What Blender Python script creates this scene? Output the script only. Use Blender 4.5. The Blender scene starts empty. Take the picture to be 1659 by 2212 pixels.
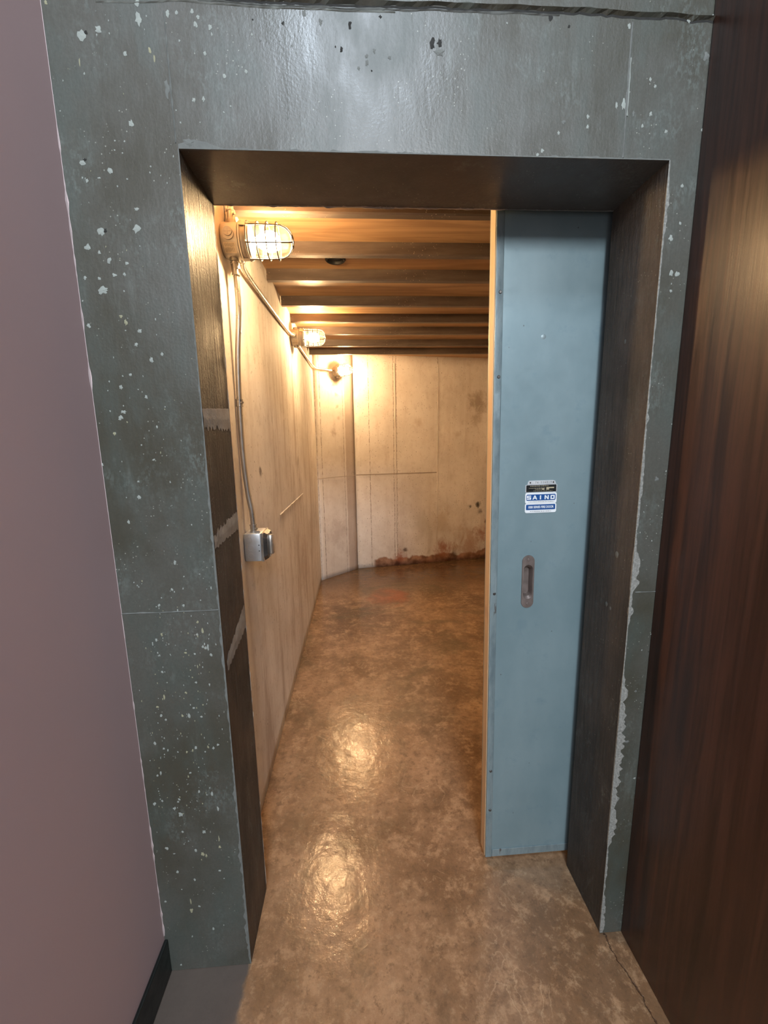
import bpy, bmesh, math, random
from mathutils import Vector, Matrix, noise as mnoise
random.seed(7)
SC = bpy.context.scene
COL = SC.collection
PI = math.pi

# ------------------------------------------------------------------ camera
W, H = 1659, 2212
F_PX = 893.2
PITCH, YAW, ROLL = .172263, .0584975, -.0163507
EYE = 1.55
cam = bpy.data.cameras.new('camera')
cam.sensor_fit = 'VERTICAL'; cam.sensor_height = 24.0
cam.lens = 24.0 * F_PX / H
cam.clip_start = .02
camo = bpy.data.objects.new('camera', cam); COL.objects.link(camo)
fwd = Vector((math.sin(YAW)*math.cos(PITCH), math.cos(YAW)*math.cos(PITCH), -math.sin(PITCH)))
rt = Vector((math.cos(YAW), -math.sin(YAW), 0)); dn = fwd.cross(rt)
cr, sr = math.cos(ROLL), math.sin(ROLL)
rt2 = cr*rt - sr*dn; dn2 = sr*rt + cr*dn
M = Matrix((rt2, -dn2, -fwd)).transposed().to_4x4(); M.translation = (0, 0, EYE)
camo.matrix_world = M
SC.camera = camo

# ------------------------------------------------------------------ world, daylight, exposure
SC.view_settings.view_transform = 'Standard'; SC.view_settings.look = 'None'
SC.view_settings.exposure = 0.55; SC.view_settings.gamma = 1.0
SC.view_settings.use_curve_mapping = False
wd = bpy.data.worlds.new('world'); SC.world = wd; wd.use_nodes = True
wd.node_tree.nodes['Background'].inputs[0].default_value = (.93, .95, 1.0, 1)
wd.node_tree.nodes['Background'].inputs[1].default_value = .62

def area(name, loc, target, sx, sy, power, color):
    l = bpy.data.lights.new(name, 'AREA'); l.shape = 'RECTANGLE'; l.size = sx; l.size_y = sy
    l.energy = power; l.color = color
    o = bpy.data.objects.new(name, l); COL.objects.link(o); o.location = loc
    o.rotation_euler = (Vector(target)-Vector(loc)).to_track_quat('-Z', 'Y').to_euler()
    return o
area('daylight_window', (.35, -3.6, 3.55), (.3, 1.0, 1.2), 1.1, .8, 130, (.88, .94, 1.0))
area('daylight_skylight', (.08, -1.25, 4.3), (.1, 1.0, 1.6), .7, .5, 34, (.74, .86, 1.0))
LAMP_L = 490.0      # radiance of the lit bulbs
LAMP_COL = (1.0, .66, .34)

# ------------------------------------------------------------------ node helpers
class NT:
    def __init__(s, name, rough=.6, metal=0.0, spec=.5):
        s.m = bpy.data.materials.new(name); s.m.use_nodes = True
        s.t = s.m.node_tree; s.b = s.t.nodes['Principled BSDF']
        s.b.inputs['Roughness'].default_value = rough; s.b.inputs['Metallic'].default_value = metal
        s.b.inputs['Specular IOR Level'].default_value = spec
        s._tc = None
    def n(s, k): return s.t.nodes.new(k)
    def put(s, sock, v):
        if isinstance(v, bpy.types.NodeSocket): s.t.links.new(v, sock)
        elif isinstance(v, (tuple, list)) and len(v) == 3 and sock.type == 'RGBA': sock.default_value = (*v, 1)
        else: sock.default_value = v
    def co(s, kind='Object'):
        if not s._tc: s._tc = s.n('ShaderNodeTexCoord')
        return s._tc.outputs[kind]
    def math(s, op, a, b=0.0, c=None):
        x = s.n('ShaderNodeMath'); x.operation = op; s.put(x.inputs[0], a); s.put(x.inputs[1], b)
        if c is not None: s.put(x.inputs[2], c)
        return x.outputs[0]
    def scale(s, v, sx, sy, sz):
        x = s.n('ShaderNodeVectorMath'); x.operation = 'MULTIPLY'; s.put(x.inputs[0], v); x.inputs[1].default_value = (sx, sy, sz)
        return x.outputs[0]
    def noise(s, v, sc=5, det=4, r=.55, dist=0.0):
        x = s.n('ShaderNodeTexNoise'); s.put(x.inputs['Vector'], v)
        x.inputs['Scale'].default_value = sc; x.inputs['Detail'].default_value = det
        x.inputs['Roughness'].default_value = r; x.inputs['Distortion'].default_value = dist
        return x.outputs[0]
    def voro(s, v, sc=20, out='Distance', feat='F1'):
        x = s.n('ShaderNodeTexVoronoi'); x.feature = feat; s.put(x.inputs['Vector'], v); x.inputs['Scale'].default_value = sc
        return x.outputs[out]
    def ramp(s, v, lo, hi, a=0.0, b=1.0):
        x = s.n('ShaderNodeMapRange'); x.interpolation_type = 'SMOOTHSTEP'; s.put(x.inputs[0], v)
        for i, q in enumerate((lo, hi, a, b)): s.put(x.inputs[1+i], q)
        return x.outputs[0]
    def mix(s, f, a, b):
        x = s.n('ShaderNodeMix'); x.data_type = 'RGBA'
        s.put(x.inputs[0], f); s.put(x.inputs[6], a); s.put(x.inputs[7], b)
        return x.outputs[2]
    def sep(s, v):
        x = s.n('ShaderNodeSeparateXYZ'); s.put(x.inputs[0], v); return x.outputs
    def bump(s, h, st=.3, d=.005, normal=None):
        x = s.n('ShaderNodeBump'); x.inputs['Strength'].default_value = st; x.inputs['Distance'].default_value = d
        s.put(x.inputs['Height'], h)
        if normal is not None: s.put(x.inputs['Normal'], normal)
        return x.outputs[0]
    def set(s, color=None, rough=None, normal=None):
        if color is not None: s.put(s.b.inputs['Base Color'], color)
        if rough is not None: s.put(s.b.inputs['Roughness'], rough)
        if normal is not None: s.put(s.b.inputs['Normal'], normal)
        return s.m

def simple(name, col, rough=.5, metal=0.0, var=.12, sc=30, bump=.1):
    t = NT(name, rough, metal)
    n1 = t.noise(t.co(), sc, 4)
    c2 = tuple(min(1, c*(1+var*2)) for c in col); c1 = tuple(c*(1-var*2) for c in col)
    return t.set(t.mix(n1, c1, c2), t.ramp(n1, .3, .7, max(.02, rough-.08), min(1, rough+.08)), t.bump(t.noise(t.co(), sc*6, 3), bump, .001))

# ------------------------------------------------------------------ materials
def mat_painted(name, dark, light, green, rough=.34, grain=False):
    """dark grey-green sealed board-formed concrete"""
    t = NT(name, rough, 0, .24 if grain else .6); o = t.co()
    big = t.noise(o, 2.2, 5, .6); mid = t.noise(t.scale(o, 9, 9, 4), 1.0, 6, .62); st = t.noise(t.scale(o, 26, 26, 3), 1, 4, .6)
    fine = t.noise(o, 160, 3, .6)
    z = t.sep(o)[2]
    c = t.mix(t.ramp(big, .38, .62), dark, light)
    c = t.mix(t.math('MULTIPLY', t.ramp(mid, .42, .72), .65), c, green)
    # pale bloom scrubbed into the paint
    pale = t.math('MULTIPLY', t.ramp(st, .55, .8), t.ramp(t.noise(o, 5, 3), .45, .7))
    c = t.mix(t.math('MULTIPLY', pale, .45), c, (.24, .28, .26))
    cl = t.math('MULTIPLY', t.ramp(t.noise(o, 4.2, 6, .7), .50, .68), t.ramp(t.noise(t.scale(o, 120, 120, 60), 1, 4, .7), .46, .62))
    c = t.mix(t.math('MULTIPLY', cl, .45), c, (.17, .205, .19))
    if grain:
        sf = t.math('MULTIPLY', t.ramp(t.noise(t.scale(o, 14, 14, 4), 1, 7, .75, .8), .56, .66), t.ramp(z, 1.25, .5))
        c = t.mix(t.math('MULTIPLY', sf, .55), c, (.17, .18, .165))
    sp = t.math('MULTIPLY', t.math('LESS_THAN', t.voro(o, 95), .13), t.ramp(t.noise(o, 11, 3), .52, .62))
    c = t.mix(t.math('MULTIPLY', sp, .6), c, (.42, .44, .38))
    c = t.mix(t.math('MULTIPLY', t.ramp(fine, .3, .7), .22), c, (.035, .037, .032))
    hgt = t.math('ADD', t.math('MULTIPLY', mid, .5), t.math('MULTIPLY', fine, .15))
    if grain:
        g = t.noise(t.scale(o, 90, 90, 7), 1, 5, .7); hgt = t.math('ADD', t.math('MULTIPLY', g, .9), t.math('MULTIPLY', fine, .25))
        c = t.mix(t.math('MULTIPLY', t.ramp(g, .35, .65), .35), c, tuple(x*.5 for x in dark))
    else:
        g = t.noise(t.scale(o, 60, 60, 12), 1, 5, .6); hgt = t.math('ADD', hgt, t.math('MULTIPLY', g, .22))
    r = t.ramp(mid, .3, .7, rough-.07, rough+.14)
    return t.set(c, r, t.bump(hgt, .8 if grain else .5, .012 if grain else .004))

M_FRONT = mat_painted('sealed_grey_green_concrete', (.060, .058, .042), (.092, .093, .080), (.064, .084, .074))
M_REVEAL = mat_painted('lamp_tinted_board_concrete', (.060, .049, .040), (.105, .086, .070), (.055, .052, .044), .55, True)  # front wall's paint, browned to carry the lamps' warm light
M_SOFFIT = mat_painted('lamp_tinted_soffit_concrete', (.070, .060, .052), (.085, .075, .066), (.065, .060, .052), .4)  # same paint again, warm bounce light put into the brown
M_FLECK = simple('bare_pale_pit', (.29, .32, .295), .9, 0, .12, 60)
M_FLECKY = simple('bare_yellow_pit', (.29, .285, .19), .9, 0, .12, 60)
M_FLECKD = simple('deep_dark_pit', (.02, .02, .018), .9, 0, .1, 60)
M_FLECKG = simple('bare_grey_pit', (.14, .15, .14), .85, 0, .2, 90)
M_CHIP = simple('chipped_bare_concrete', (.25, .255, .235), .9, 0, .45, 160, .8)
M_MORTAR = simple('rough_grey_mortar', (.27, .26, .235), .9, 0, .3, 25, .6)

def mat_interior(name, lines=(), hlines=(), bands=(), stain=None, streaks=1.0, damp=None, pits=.44):
    t = NT(name, .78, 0, .3); uv = t.co('UV'); s = t.sep(uv); u, v = s[0], s[1]
    big = t.noise(uv, 1.7, 5, .6); mid = t.noise(uv, 6, 6, .65); st = t.noise(t.scale(uv, 9, .8, 1), 1, 5, .6, .3)
    fine = t.noise(uv, 120, 3, .6)
    c = t.mix(t.ramp(big, .35, .65), (.66, .62, .58), (.80, .765, .73))
    c = t.mix(t.math('MULTIPLY', t.ramp(st, .48, .75), .5*streaks), c, (.46, .385, .335))
    c = t.mix(t.math('MULTIPLY', t.ramp(mid, .55, .75), .35), c, (.50, .44, .39))
    c = t.mix(t.math('MULTIPLY', t.ramp(fine, .55, .75), .18), c, (.33, .28, .24))
    mot = t.noise(t.scale(uv, 14, 10, 1), 1, 9, .78, .4)
    c = t.mix(t.math('MULTIPLY', t.ramp(mot, .52, .68), .42*min(1.2, streaks+.3)), c, (.42, .36, .31))
    c = t.mix(t.math('MULTIPLY', t.ramp(mot, .46, .34), .45), c, (.80, .77, .73))
    sm = t.noise(t.scale(uv, 3.2, .55, 1), 1, 9, .72, 1.1)
    c = t.mix(t.math('MULTIPLY', t.ramp(sm, .52, .66), .5*streaks), c, (.40, .32, .27))
    lines_h = None
    wob = t.math('MULTIPLY', t.math('SUBTRACT', t.noise(t.scale(uv, 3, 9, 1), 1, 4), .5), .02)
    for (u0, w, dk, v0, v1) in lines:
        d = t.math('ABSOLUTE', t.math('ADD', t.math('SUBTRACT', u, u0), wob))
        m = t.ramp(d, w*.12, w*.62, 1, 0)
        m = t.math('MULTIPLY', m, t.math('MULTIPLY', t.math('GREATER_THAN', v, v0), t.math('LESS_THAN', v, v1)))
        m = t.math('MULTIPLY', m, t.ramp(t.noise(t.scale(uv, 2, 22, 1), 1, 6, .7), .38, .6, .15, 1))
        c = t.mix(t.math('MULTIPLY', m, dk), c, (.16, .11, .075))
        lines_h = m if lines_h is None else t.math('MAXIMUM', lines_h, m)
    for (v0, w, dk, u0, u1) in hlines:
        d = t.math('ABSOLUTE', t.math('ADD', t.math('SUBTRACT', v, v0), t.math('MULTIPLY', wob, .25)))
        m = t.math('MULTIPLY', t.ramp(d, w*.3, w, 1, 0), t.math('MULTIPLY', t.math('GREATER_THAN', u, u0), t.math('LESS_THAN', u, u1)))
        c = t.mix(t.math('MULTIPLY', m, dk), c, (.22, .15, .10))
        lines_h = m if lines_h is None else t.math('MAXIMUM', lines_h, m)
    for (u0, u1, dk) in bands:
        m = t.math('MULTIPLY', t.math('GREATER_THAN', t.math('ADD', u, wob), u0), t.math('LESS_THAN', t.math('ADD', u, wob), u1))
        c = t.mix(t.math('MULTIPLY', m, dk), c, (.36, .28, .235))
    # bug holes
    vo = t.math('ADD', t.voro(t.scale(uv, 1.2, .8, 1), 34), t.math('MULTIPLY', t.math('SUBTRACT', mot, .5), .35)); pres = t.ramp(t.noise(uv, 2.3, 3), 1-pits-.12, 1-pits+.04)
    holes = t.math('MULTIPLY', t.ramp(t.math('ADD', vo, t.math('MULTIPLY', mid, .2)), .17, .24, 1, 0), pres)
    c = t.mix(t.math('MULTIPLY', holes, .7), c, (.12, .085, .06))
    if stain:
        hh, uu0, uu1 = stain
        edge = t.math('ADD', hh, t.math('MULTIPLY', t.math('SUBTRACT', t.noise(t.scale(uv, 5, 2, 1), 1, 4), .5), .22))
        m = t.ramp(t.math('SUBTRACT', v, edge), -.012, .015, 1, 0)
        m = t.math('MULTIPLY', m, t.math('MULTIPLY', t.ramp(u, uu0-.02, uu0+.03), t.ramp(u, uu1, uu1+.05, 1, 0)))
        sc_ = t.mix(t.ramp(t.noise(uv, 9, 4), .35, .65), (.20, .10, .06), (.46, .27, .18))
        c = t.mix(m, c, sc_)
    if damp:
        for (du, dv, dr, dcol, ds) in damp:
            dx = t.math('SUBTRACT', u, du); dy = t.math('SUBTRACT', v, dv)
            dd = t.math('SQRT', t.math('ADD', t.math('MULTIPLY', dx, dx), t.math('MULTIPLY', dy, dy)))
            dd = t.math('ADD', dd, t.math('MULTIPLY', t.math('SUBTRACT', t.noise(t.scale(uv, 1.3, .8, 1), max(7, .55/dr), 9, .78, .6), .5), dr*3.6))
            c = t.mix(t.math('MULTIPLY', t.ramp(dd, dr*.1, dr*1.15, 1, 0), ds), c, dcol)
    hgt = t.math('ADD', t.math('MULTIPLY', mid, .5), t.math('MULTIPLY', fine, .08))
    hgt = t.math('SUBTRACT', hgt, t.math('MULTIPLY', holes, .8))
    if lines_h is not None: hgt = t.math('SUBTRACT', hgt, t.math('MULTIPLY', lines_h, .7))
    return t.set(c, None, t.bump(hgt, .5, .004))

def mat_floor():
    t = NT('sealed_brown_floor', .35, 0, .5); o = t.co(); s = t.sep(o)
    big = t.noise(o, 1.6, 6, .62, .2); mid = t.noise(o, 8.5, 10, .76, .15); fine = t.noise(o, 45, 5, .65)
    c = t.mix(t.ramp(big, .33, .62), (.165, .098, .053), (.31, .196, .116))
    c = t.mix(t.math('MULTIPLY', t.ramp(mid, .50, .62), .6), c, (.43, .285, .17))
    m3_ = t.noise(o, 30, 6, .75)
    c = t.mix(t.math('MULTIPLY', t.ramp(m3_, .54, .64), .35), c, (.44, .32, .20))
    c = t.mix(t.math('MULTIPLY', t.ramp(m3_, .46, .38), .45), c, (.10, .062, .036))
    c = t.mix(t.math('MULTIPLY', t.ramp(mid, .50, .34), .6), c, (.12, .078, .045))
    c = t.mix(t.math('MULTIPLY', t.ramp(fine, .45, .75), .3), c, (.12, .08, .05))
    # pale curls left by the trowel
    ed = t.voro(t.scale(o, 1, 1, 0), 9, 'Distance', 'DISTANCE_TO_EDGE')
    ed = t.math('ADD', ed, t.math('MULTIPLY', t.math('SUBTRACT', t.noise(o, 22, 5, .7), .5), .35))
    curl = t.math('MULTIPLY', t.ramp(t.math('ABSOLUTE', t.math('SUBTRACT', ed, .10)), 0, .02, 1, 0), t.ramp(t.noise(o, 3.5, 3), .52, .66))
    c = t.mix(t.math('MULTIPLY', curl, .45), c, (.52, .38, .24))
    # unfinished grey slab left of the opening, in front of the pier
    e = t.math('ADD', t.math('ADD', s[0], .368), t.math('MULTIPLY', t.math('SUBTRACT', t.noise(o, 14, 4), .5), .05))
    g = t.math('MULTIPLY', t.ramp(e, -.006, .006, 1, 0), t.math('LESS_THAN', s[1], 1.06))
    c = t.mix(g, c, t.mix(mid, (.085, .066, .056), (.15, .12, .10)))
    # rust patch near the back wall
    dx = t.math('SUBTRACT', s[0], .27); dy = t.math('MULTIPLY', t.math('SUBTRACT', s[1], 3.95), .9)
    dd = t.math('SQRT', t.math('ADD', t.math('MULTIPLY', dx, dx), t.math('MULTIPLY', dy, dy)))
    dd = t.math('ADD', dd, t.math('MULTIPLY', t.math('SUBTRACT', t.noise(o, 7, 4, .6), .5), .22))
    c = t.mix(t.ramp(dd, .14, .24, .62, 0), c, (.34, .105, .045))
    # darker margin along the back
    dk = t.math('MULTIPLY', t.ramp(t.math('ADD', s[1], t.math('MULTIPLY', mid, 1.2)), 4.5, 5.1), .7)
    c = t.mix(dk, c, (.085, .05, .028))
    # greenish-black grime swirl
    gr = t.math('MULTIPLY', t.ramp(t.noise(t.scale(o, 1, 1.8, 1), 1.1, 6, .65, 1.2), .50, .66), t.ramp(s[1], 1.6, 2.6))
    c = t.mix(t.math('MULTIPLY', gr, .55), c, (.095, .08, .045))
    # hairline cracks by the right jamb
    cd = t.math('ADD', t.math('SUBTRACT', s[0], t.math('ADD', .735, t.math('MULTIPLY', t.math('SUBTRACT', 1.0, s[1]), .12))), t.math('MULTIPLY', t.math('SUBTRACT', t.noise(o, 12, 5, .7), .5), .05))
    cm = t.math('MULTIPLY', t.ramp(t.math('ABSOLUTE', cd), .0006, .003, 1, 0), t.math('LESS_THAN', s[1], 1.02))
    c = t.mix(t.math('MULTIPLY', cm, .75), c, (.06, .035, .025))
    r = t.ramp(mid, .38, .62, .22, .06)
    r = t.math('ADD', r, t.math('MULTIPLY', g, .3))
    hgt = t.math('ADD', t.math('MULTIPLY', t.noise(o, 16, 4, .5), .36), t.math('MULTIPLY', fine, .15))
    hgt = t.math('ADD', hgt, t.math('MULTIPLY', t.noise(o, 3, 2), .9))
    hgt = t.math('SUBTRACT', hgt, t.math('MULTIPLY', cm, .8))
    return t.set(c, r, t.bump(hgt, .75, .007))
M_FLOOR = mat_floor()

def mat_plywood():
    t = NT('orange_plywood', .5, 0, .4); o = t.co()
    g = t.noise(t.scale(o, 1.2, 16, 1), 1, 6, .6, 1.5); b = t.noise(t.scale(o, .8, 2, 1), 1, 3)
    c = t.mix(t.ramp(g, .35, .65), (.31, .175, .085), (.46, .285, .145))
    c = t.mix(t.math('MULTIPLY', t.ramp(b, .5, .7), .4), c, (.30, .15, .07))
    k = t.ramp(t.voro(t.scale(o, 1, 2.4, 1), 2.3), .02, .045, .85, 0)
    c = t.mix(k, c, (.10, .045, .02))
    return t.set(c, None, t.bump(g, .15, .002))
M_PLY = mat_plywood()
def mat_joist():
    t = NT('weathered_joist_steel', .42, .25, .5); o = t.co()
    n1 = t.noise(t.scale(o, 2, 10, 14), 1, 5, .6); sp = t.voro(o, 90)
    c = t.mix(t.ramp(n1, .35, .65), (.075, .052, .039), (.135, .10, .076))
    m = t.math('MULTIPLY', t.ramp(sp, .16, .2, 1, 0), t.ramp(t.noise(o, 5, 2), .5, .62))
    c = t.mix(t.math('MULTIPLY', m, .6), c, (.5, .38, .28))
    return t.set(c, None, t.bump(t.math('ADD', n1, t.math('MULTIPLY', m, .8)), .5, .002))
M_JOIST = mat_joist()
def mat_wood():
    t = NT('dark_red_brown_stained_wood', .36, 0, .6); o = t.co()
    g = t.noise(t.scale(o, 1, 38, 1.6), 1, 7, .65, .6); g2 = t.noise(t.scale(o, 1, 150, 3), 1, 3, .6); b = t.noise(t.scale(o, 1, 3, .6), 1, 3)
    c = t.mix(t.ramp(g, .3, .7), (.018, .008, .006), (.068, .027, .016))
    c = t.mix(t.math('MULTIPLY', t.ramp(b, .4, .7), .5), c, (.045, .017, .012))
    c = t.mix(t.math('MULTIPLY', t.ramp(g2, .5, .7), .4), c, (.018, .008, .006))
    return t.set(c, t.ramp(g, .3, .7, .28, .40), t.bump(t.math('ADD', g, t.math('MULTIPLY', g2, .5)), .25, .001))
M_WOOD = mat_wood()
def mat_lilac():
    t = NT('mauve_wall_paint', .5, 0, .4); o = t.co()
    n1 = t.noise(o, 1.5, 4); st = t.noise(o, 260, 2)
    c = t.mix(n1, (.46, .33, .335), (.52, .38, .385))
    return t.set(c, None, t.bump(st, .12, .001))
M_LILAC = mat_lilac()
M_CAULK = simple('pale_pink_paint_edge', (.55, .46, .46), .7)
M_BLACK = simple('black_baseboard_vinyl', (.008, .011, .010), .35, 0, .1, 20)
def mat_door():
    t = NT('blue_grey_door_paint', .36, .15, .5); o = t.co()
    b = t.noise(t.scale(o, 3, 3, 1.6), 1, 5, .6); m_ = t.noise(o, 14, 6, .65); f = t.noise(o, 140, 3)
    c = t.mix(t.ramp(b, .35, .65), (.172, .252, .276), (.215, .298, .322))
    c = t.mix(t.math('MULTIPLY', t.ramp(m_, .55, .72), .45), c, (.135, .215, .25))
    c = t.mix(t.math('MULTIPLY', t.ramp(m_, .30, .22), .5), c, (.32, .40, .41))
    sp = t.math('MULTIPLY', t.math('LESS_THAN', t.voro(o, 22), .05), t.ramp(t.noise(o, 6, 2), .5, .6))
    c = t.mix(sp, c, (.10, .12, .13))
    return t.set(c, t.ramp(m_, .3, .7, .30, .45), t.bump(t.math('ADD', t.math('MULTIPLY', b, 1.0), t.math('MULTIPLY', f, .05)), .3, .003))
M_DOOR = mat_door()
def mat_flange():
    t = NT('worn_blue_grey_flange', .4, .2); o = t.co()
    m_ = t.noise(t.scale(o, 30, 30, 9), 1, 6, .7)
    c = t.mix(t.ramp(m_, .3, .6), (.15, .205, .225), (.23, .295, .31))
    c = t.mix(t.math('MULTIPLY', t.ramp(m_, .62, .70), .8), c, (.09, .07, .06))
    return t.set(c, None, t.bump(m_, .3, .002))
M_FLANGE = mat_flange()
def mat_edge():
    t = NT('bare_tan_edge_wood', .6); o = t.co(); g = t.noise(t.scale(o, 60, 60, 3), 1, 5)
    z = t.sep(o)[2]
    c = t.mix(g, (.50, .36, .22), (.66, .50, .32))
    c = t.mix(t.ramp(t.noise(o, 9, 3), .58, .7, 0, .4), c, (.42, .25, .17))
    return t.set(c)
M_EDGE = mat_edge()
M_CAST = simple('cast_grey_metal', (.42, .38, .33), .45, .6, .1, 40, .3)
M_STEEL = simple('galvanised_steel', (.50, .47, .43), .34, .85, .03, 25, .0)
M_BOX = simple('zinc_plated_box_steel', (.50, .53, .56), .38, .6, .06, 20)
M_DARKSTEEL = simple('dark_grey_steel', (.10, .095, .09), .35, .7)  # dark metal for box cover, screws and rivets
M_KNOB = simple('brown_patina_metal', (.19, .155, .14), .5, .45, .2, 35, .3)
M_WIRE = simple('bronze_guard_wire', (.012, .007, .004), .6, 0)
M_LABEL = simple('tan_paper_label', (.62, .52, .38), .6)
M_INK = simple('dark_ink', (.03, .028, .025), .6)
M_WHITE = simple('white_enamel', (.78, .82, .84), .35, 0, .03)
M_BLUE = simple('royal_blue_enamel', (.012, .075, .26), .35, 0, .1)
M_SILVER = simple('stamped_aluminium', (.72, .76, .78), .35, .5, .05)
M_BLK = simple('black_enamel', (.012, .014, .014), .35)
M_GOLD = simple('gold_print', (.62, .55, .38), .4, .3)
M_DUCT = simple('black_rubber', (.006, .006, .006), .6)
def mat_glass():
    m = bpy.data.materials.new('clear_ribbed_glass'); m.use_nodes = True; t = m.node_tree; t.nodes.clear()
    o = t.nodes.new('ShaderNodeOutputMaterial'); mx = t.nodes.new('ShaderNodeMixShader')
    tr = t.nodes.new('ShaderNodeBsdfTransparent'); gl = t.nodes.new('ShaderNodeBsdfGlossy'); fr = t.nodes.new('ShaderNodeFresnel')
    tr.inputs[0].default_value = (.97, .95, .90, 1); gl.inputs['Roughness'].default_value = .08; fr.inputs[0].default_value = 1.10
    t.links.new(fr.outputs[0], mx.inputs[0]); t.links.new(tr.outputs[0], mx.inputs[1]); t.links.new(gl.outputs[0], mx.inputs[2])
    m2 = t.nodes.new('ShaderNodeMixShader'); tl = t.nodes.new('ShaderNodeBsdfTranslucent'); tl.inputs[0].default_value = (1, .93, .80, 1)
    tc = t.nodes.new('ShaderNodeTexCoord'); no = t.nodes.new('ShaderNodeTexNoise'); no.inputs['Scale'].default_value = 45
    mr = t.nodes.new('ShaderNodeMapRange'); mr.inputs[1].default_value = .35; mr.inputs[2].default_value = .65; mr.inputs[3].default_value = .002; mr.inputs[4].default_value = .012
    t.links.new(tc.outputs['Object'], no.inputs['Vector']); t.links.new(no.outputs[0], mr.inputs[0]); t.links.new(mr.outputs[0], m2.inputs[0])
    t.links.new(mx.outputs[0], m2.inputs[1]); t.links.new(tl.outputs[0], m2.inputs[2])
    t.links.new(m2.outputs[0], o.inputs[0]); return m
M_GLASS = mat_glass()
def mat_emit(name, col, st):
    m = bpy.data.materials.new(name); m.use_nodes = True; t = m.node_tree; t.nodes.clear()
    o = t.nodes.new('ShaderNodeOutputMaterial'); e = t.nodes.new('ShaderNodeEmission')
    e.inputs[0].default_value = (*col, 1); e.inputs[1].default_value = st; t.links.new(e.outputs[0], o.inputs[0]); return m
M_BULB = mat_emit('lit_frosted_bulb', LAMP_COL, LAMP_L)

# ------------------------------------------------------------------ mesh helpers
def link(name, bm, mats, parent=None, smooth=False):
    me = bpy.data.meshes.new(name)
    bmesh.ops.recalc_face_normals(bm, faces=bm.faces[:])
    bm.to_mesh(me); bm.free()
    if not isinstance(mats, (list, tuple)): mats = [mats]
    for m in mats: me.materials.append(m)
    if smooth:
        for p in me.polygons: p.use_smooth = True
        me.set_sharp_from_angle(angle=math.radians(35))
    o = bpy.data.objects.new(name, me); COL.objects.link(o)
    if parent: o.parent = parent
    return o
def empty(name, loc=(0, 0, 0), rz=0):
    o = bpy.data.objects.new(name, None); COL.objects.link(o); o.location = loc; o.rotation_euler = (0, 0, rz)
    o.empty_display_size = .05; return o
def tag(o, label=None, cat=None, group=None, kind=None):
    if label: o['label'] = label
    if cat: o['category'] = cat
    if group: o['group'] = group
    if kind: o['kind'] = kind
    return o
def bm_box(bm, x0, x1, y0, y1, z0, z1, mi=0, bev=0):
    v = [bm.verts.new((x, y, z)) for x in (x0, x1) for y in (y0, y1) for z in (z0, z1)]
    fs = [bm.faces.new([v[i] for i in q]) for q in ((0, 1, 3, 2), (4, 6, 7, 5), (0, 4, 5, 1), (2, 3, 7, 6), (0, 2, 6, 4), (1, 5, 7, 3))]
    for f in fs: f.material_index = mi
    if bev:
        es = list({e for f in fs for e in f.edges})
        r = bmesh.ops.bevel(bm, geom=es, offset=bev, segments=2, affect='EDGES', profile=.5)
        for f in r['faces']: f.material_index = mi
def bm_tube(bm, pts, r, seg=12, cap=True, mi=0):
    pts = [Vector(p) for p in pts]; rings = []
    t0 = (pts[1]-pts[0]).normalized(); nrm = t0.orthogonal().normalized()
    for i, p in enumerate(pts):
        if i == 0: t = t0
        elif i == len(pts)-1: t = (pts[-1]-pts[-2]).normalized()
        else: t = ((pts[i+1]-p).normalized()+(p-pts[i-1]).normalized()).normalized()
        nrm = (nrm-t*nrm.dot(t)).normalized(); b = t.cross(nrm)
        rr = r[i] if isinstance(r, (list, tuple)) else r
        rings.append([bm.verts.new(p+(nrm*math.cos(a)+b*math.sin(a))*rr) for a in [2*PI*k/seg for k in range(seg)]])
    for a, b_ in zip(rings, rings[1:]):
        for k in range(seg):
            f = bm.faces.new((a[k], a[(k+1) % seg], b_[(k+1) % seg], b_[k])); f.material_index = mi
    if cap:
        for rg in (rings[0], rings[-1]): bm.faces.new(rg).material_index = mi
def bm_torus(bm, c, axis, R, r, seg=32, rs=8):
    c = Vector(c); axis = Vector(axis).normalized(); u = axis.orthogonal().normalized(); w = axis.cross(u)
    rings = []
    for i in range(seg):
        a = 2*PI*i/seg; d = u*math.cos(a)+w*math.sin(a)
        rings.append([bm.verts.new(c+d*(R+r*math.cos(b))+axis*r*math.sin(b)) for b in [2*PI*k/rs for k in range(rs)]])
    for i in range(seg):
        for k in range(rs):
            bm.faces.new((rings[i][k], rings[(i+1) % seg][k], rings[(i+1) % seg][(k+1) % rs], rings[i][(k+1) % rs]))
def bm_lathe(bm, prof, seg=40, mi=0, c=(0, 0, 0)):
    """profile [(x, r)] turned about local +X"""
    rings = []
    for x, r in prof:
        if r < 1e-6: rings.append([bm.verts.new((c[0]+x, c[1], c[2]))])
        else: rings.append([bm.verts.new((c[0]+x, c[1]+r*math.cos(2*PI*k/seg), c[2]+r*math.sin(2*PI*k/seg))) for k in range(seg)])
    for a, b in zip(rings, rings[1:]):
        if len(a) == 1 and len(b) == 1: continue
        for k in range(seg):
            k2 = (k+1) % seg
            if len(a) == 1: f = bm.faces.new((a[0], b[k2], b[k]))
            elif len(b) == 1: f = bm.faces.new((a[k], a[k2], b[0]))
            else: f = bm.faces.new((a[k], a[k2], b[k2], b[k]))
            f.material_index = mi
    if len(rings[0]) > 1: bm.faces.new(rings[0])
    if len(rings[-1]) > 1: bm.faces.new(rings[-1])
def rrect(w, h, r, n=6):
    out = []
    for cx, cz, a0 in ((w/2-r, h/2-r, 0), (-w/2+r, h/2-r, 90), (-w/2+r, -h/2+r, 180), (w/2-r, -h/2+r, 270)):
        for k in range(n+1):
            a = math.radians(a0+90*k/n); out.append((cx+r*math.cos(a), cz+r*math.sin(a)))
    return out
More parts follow.
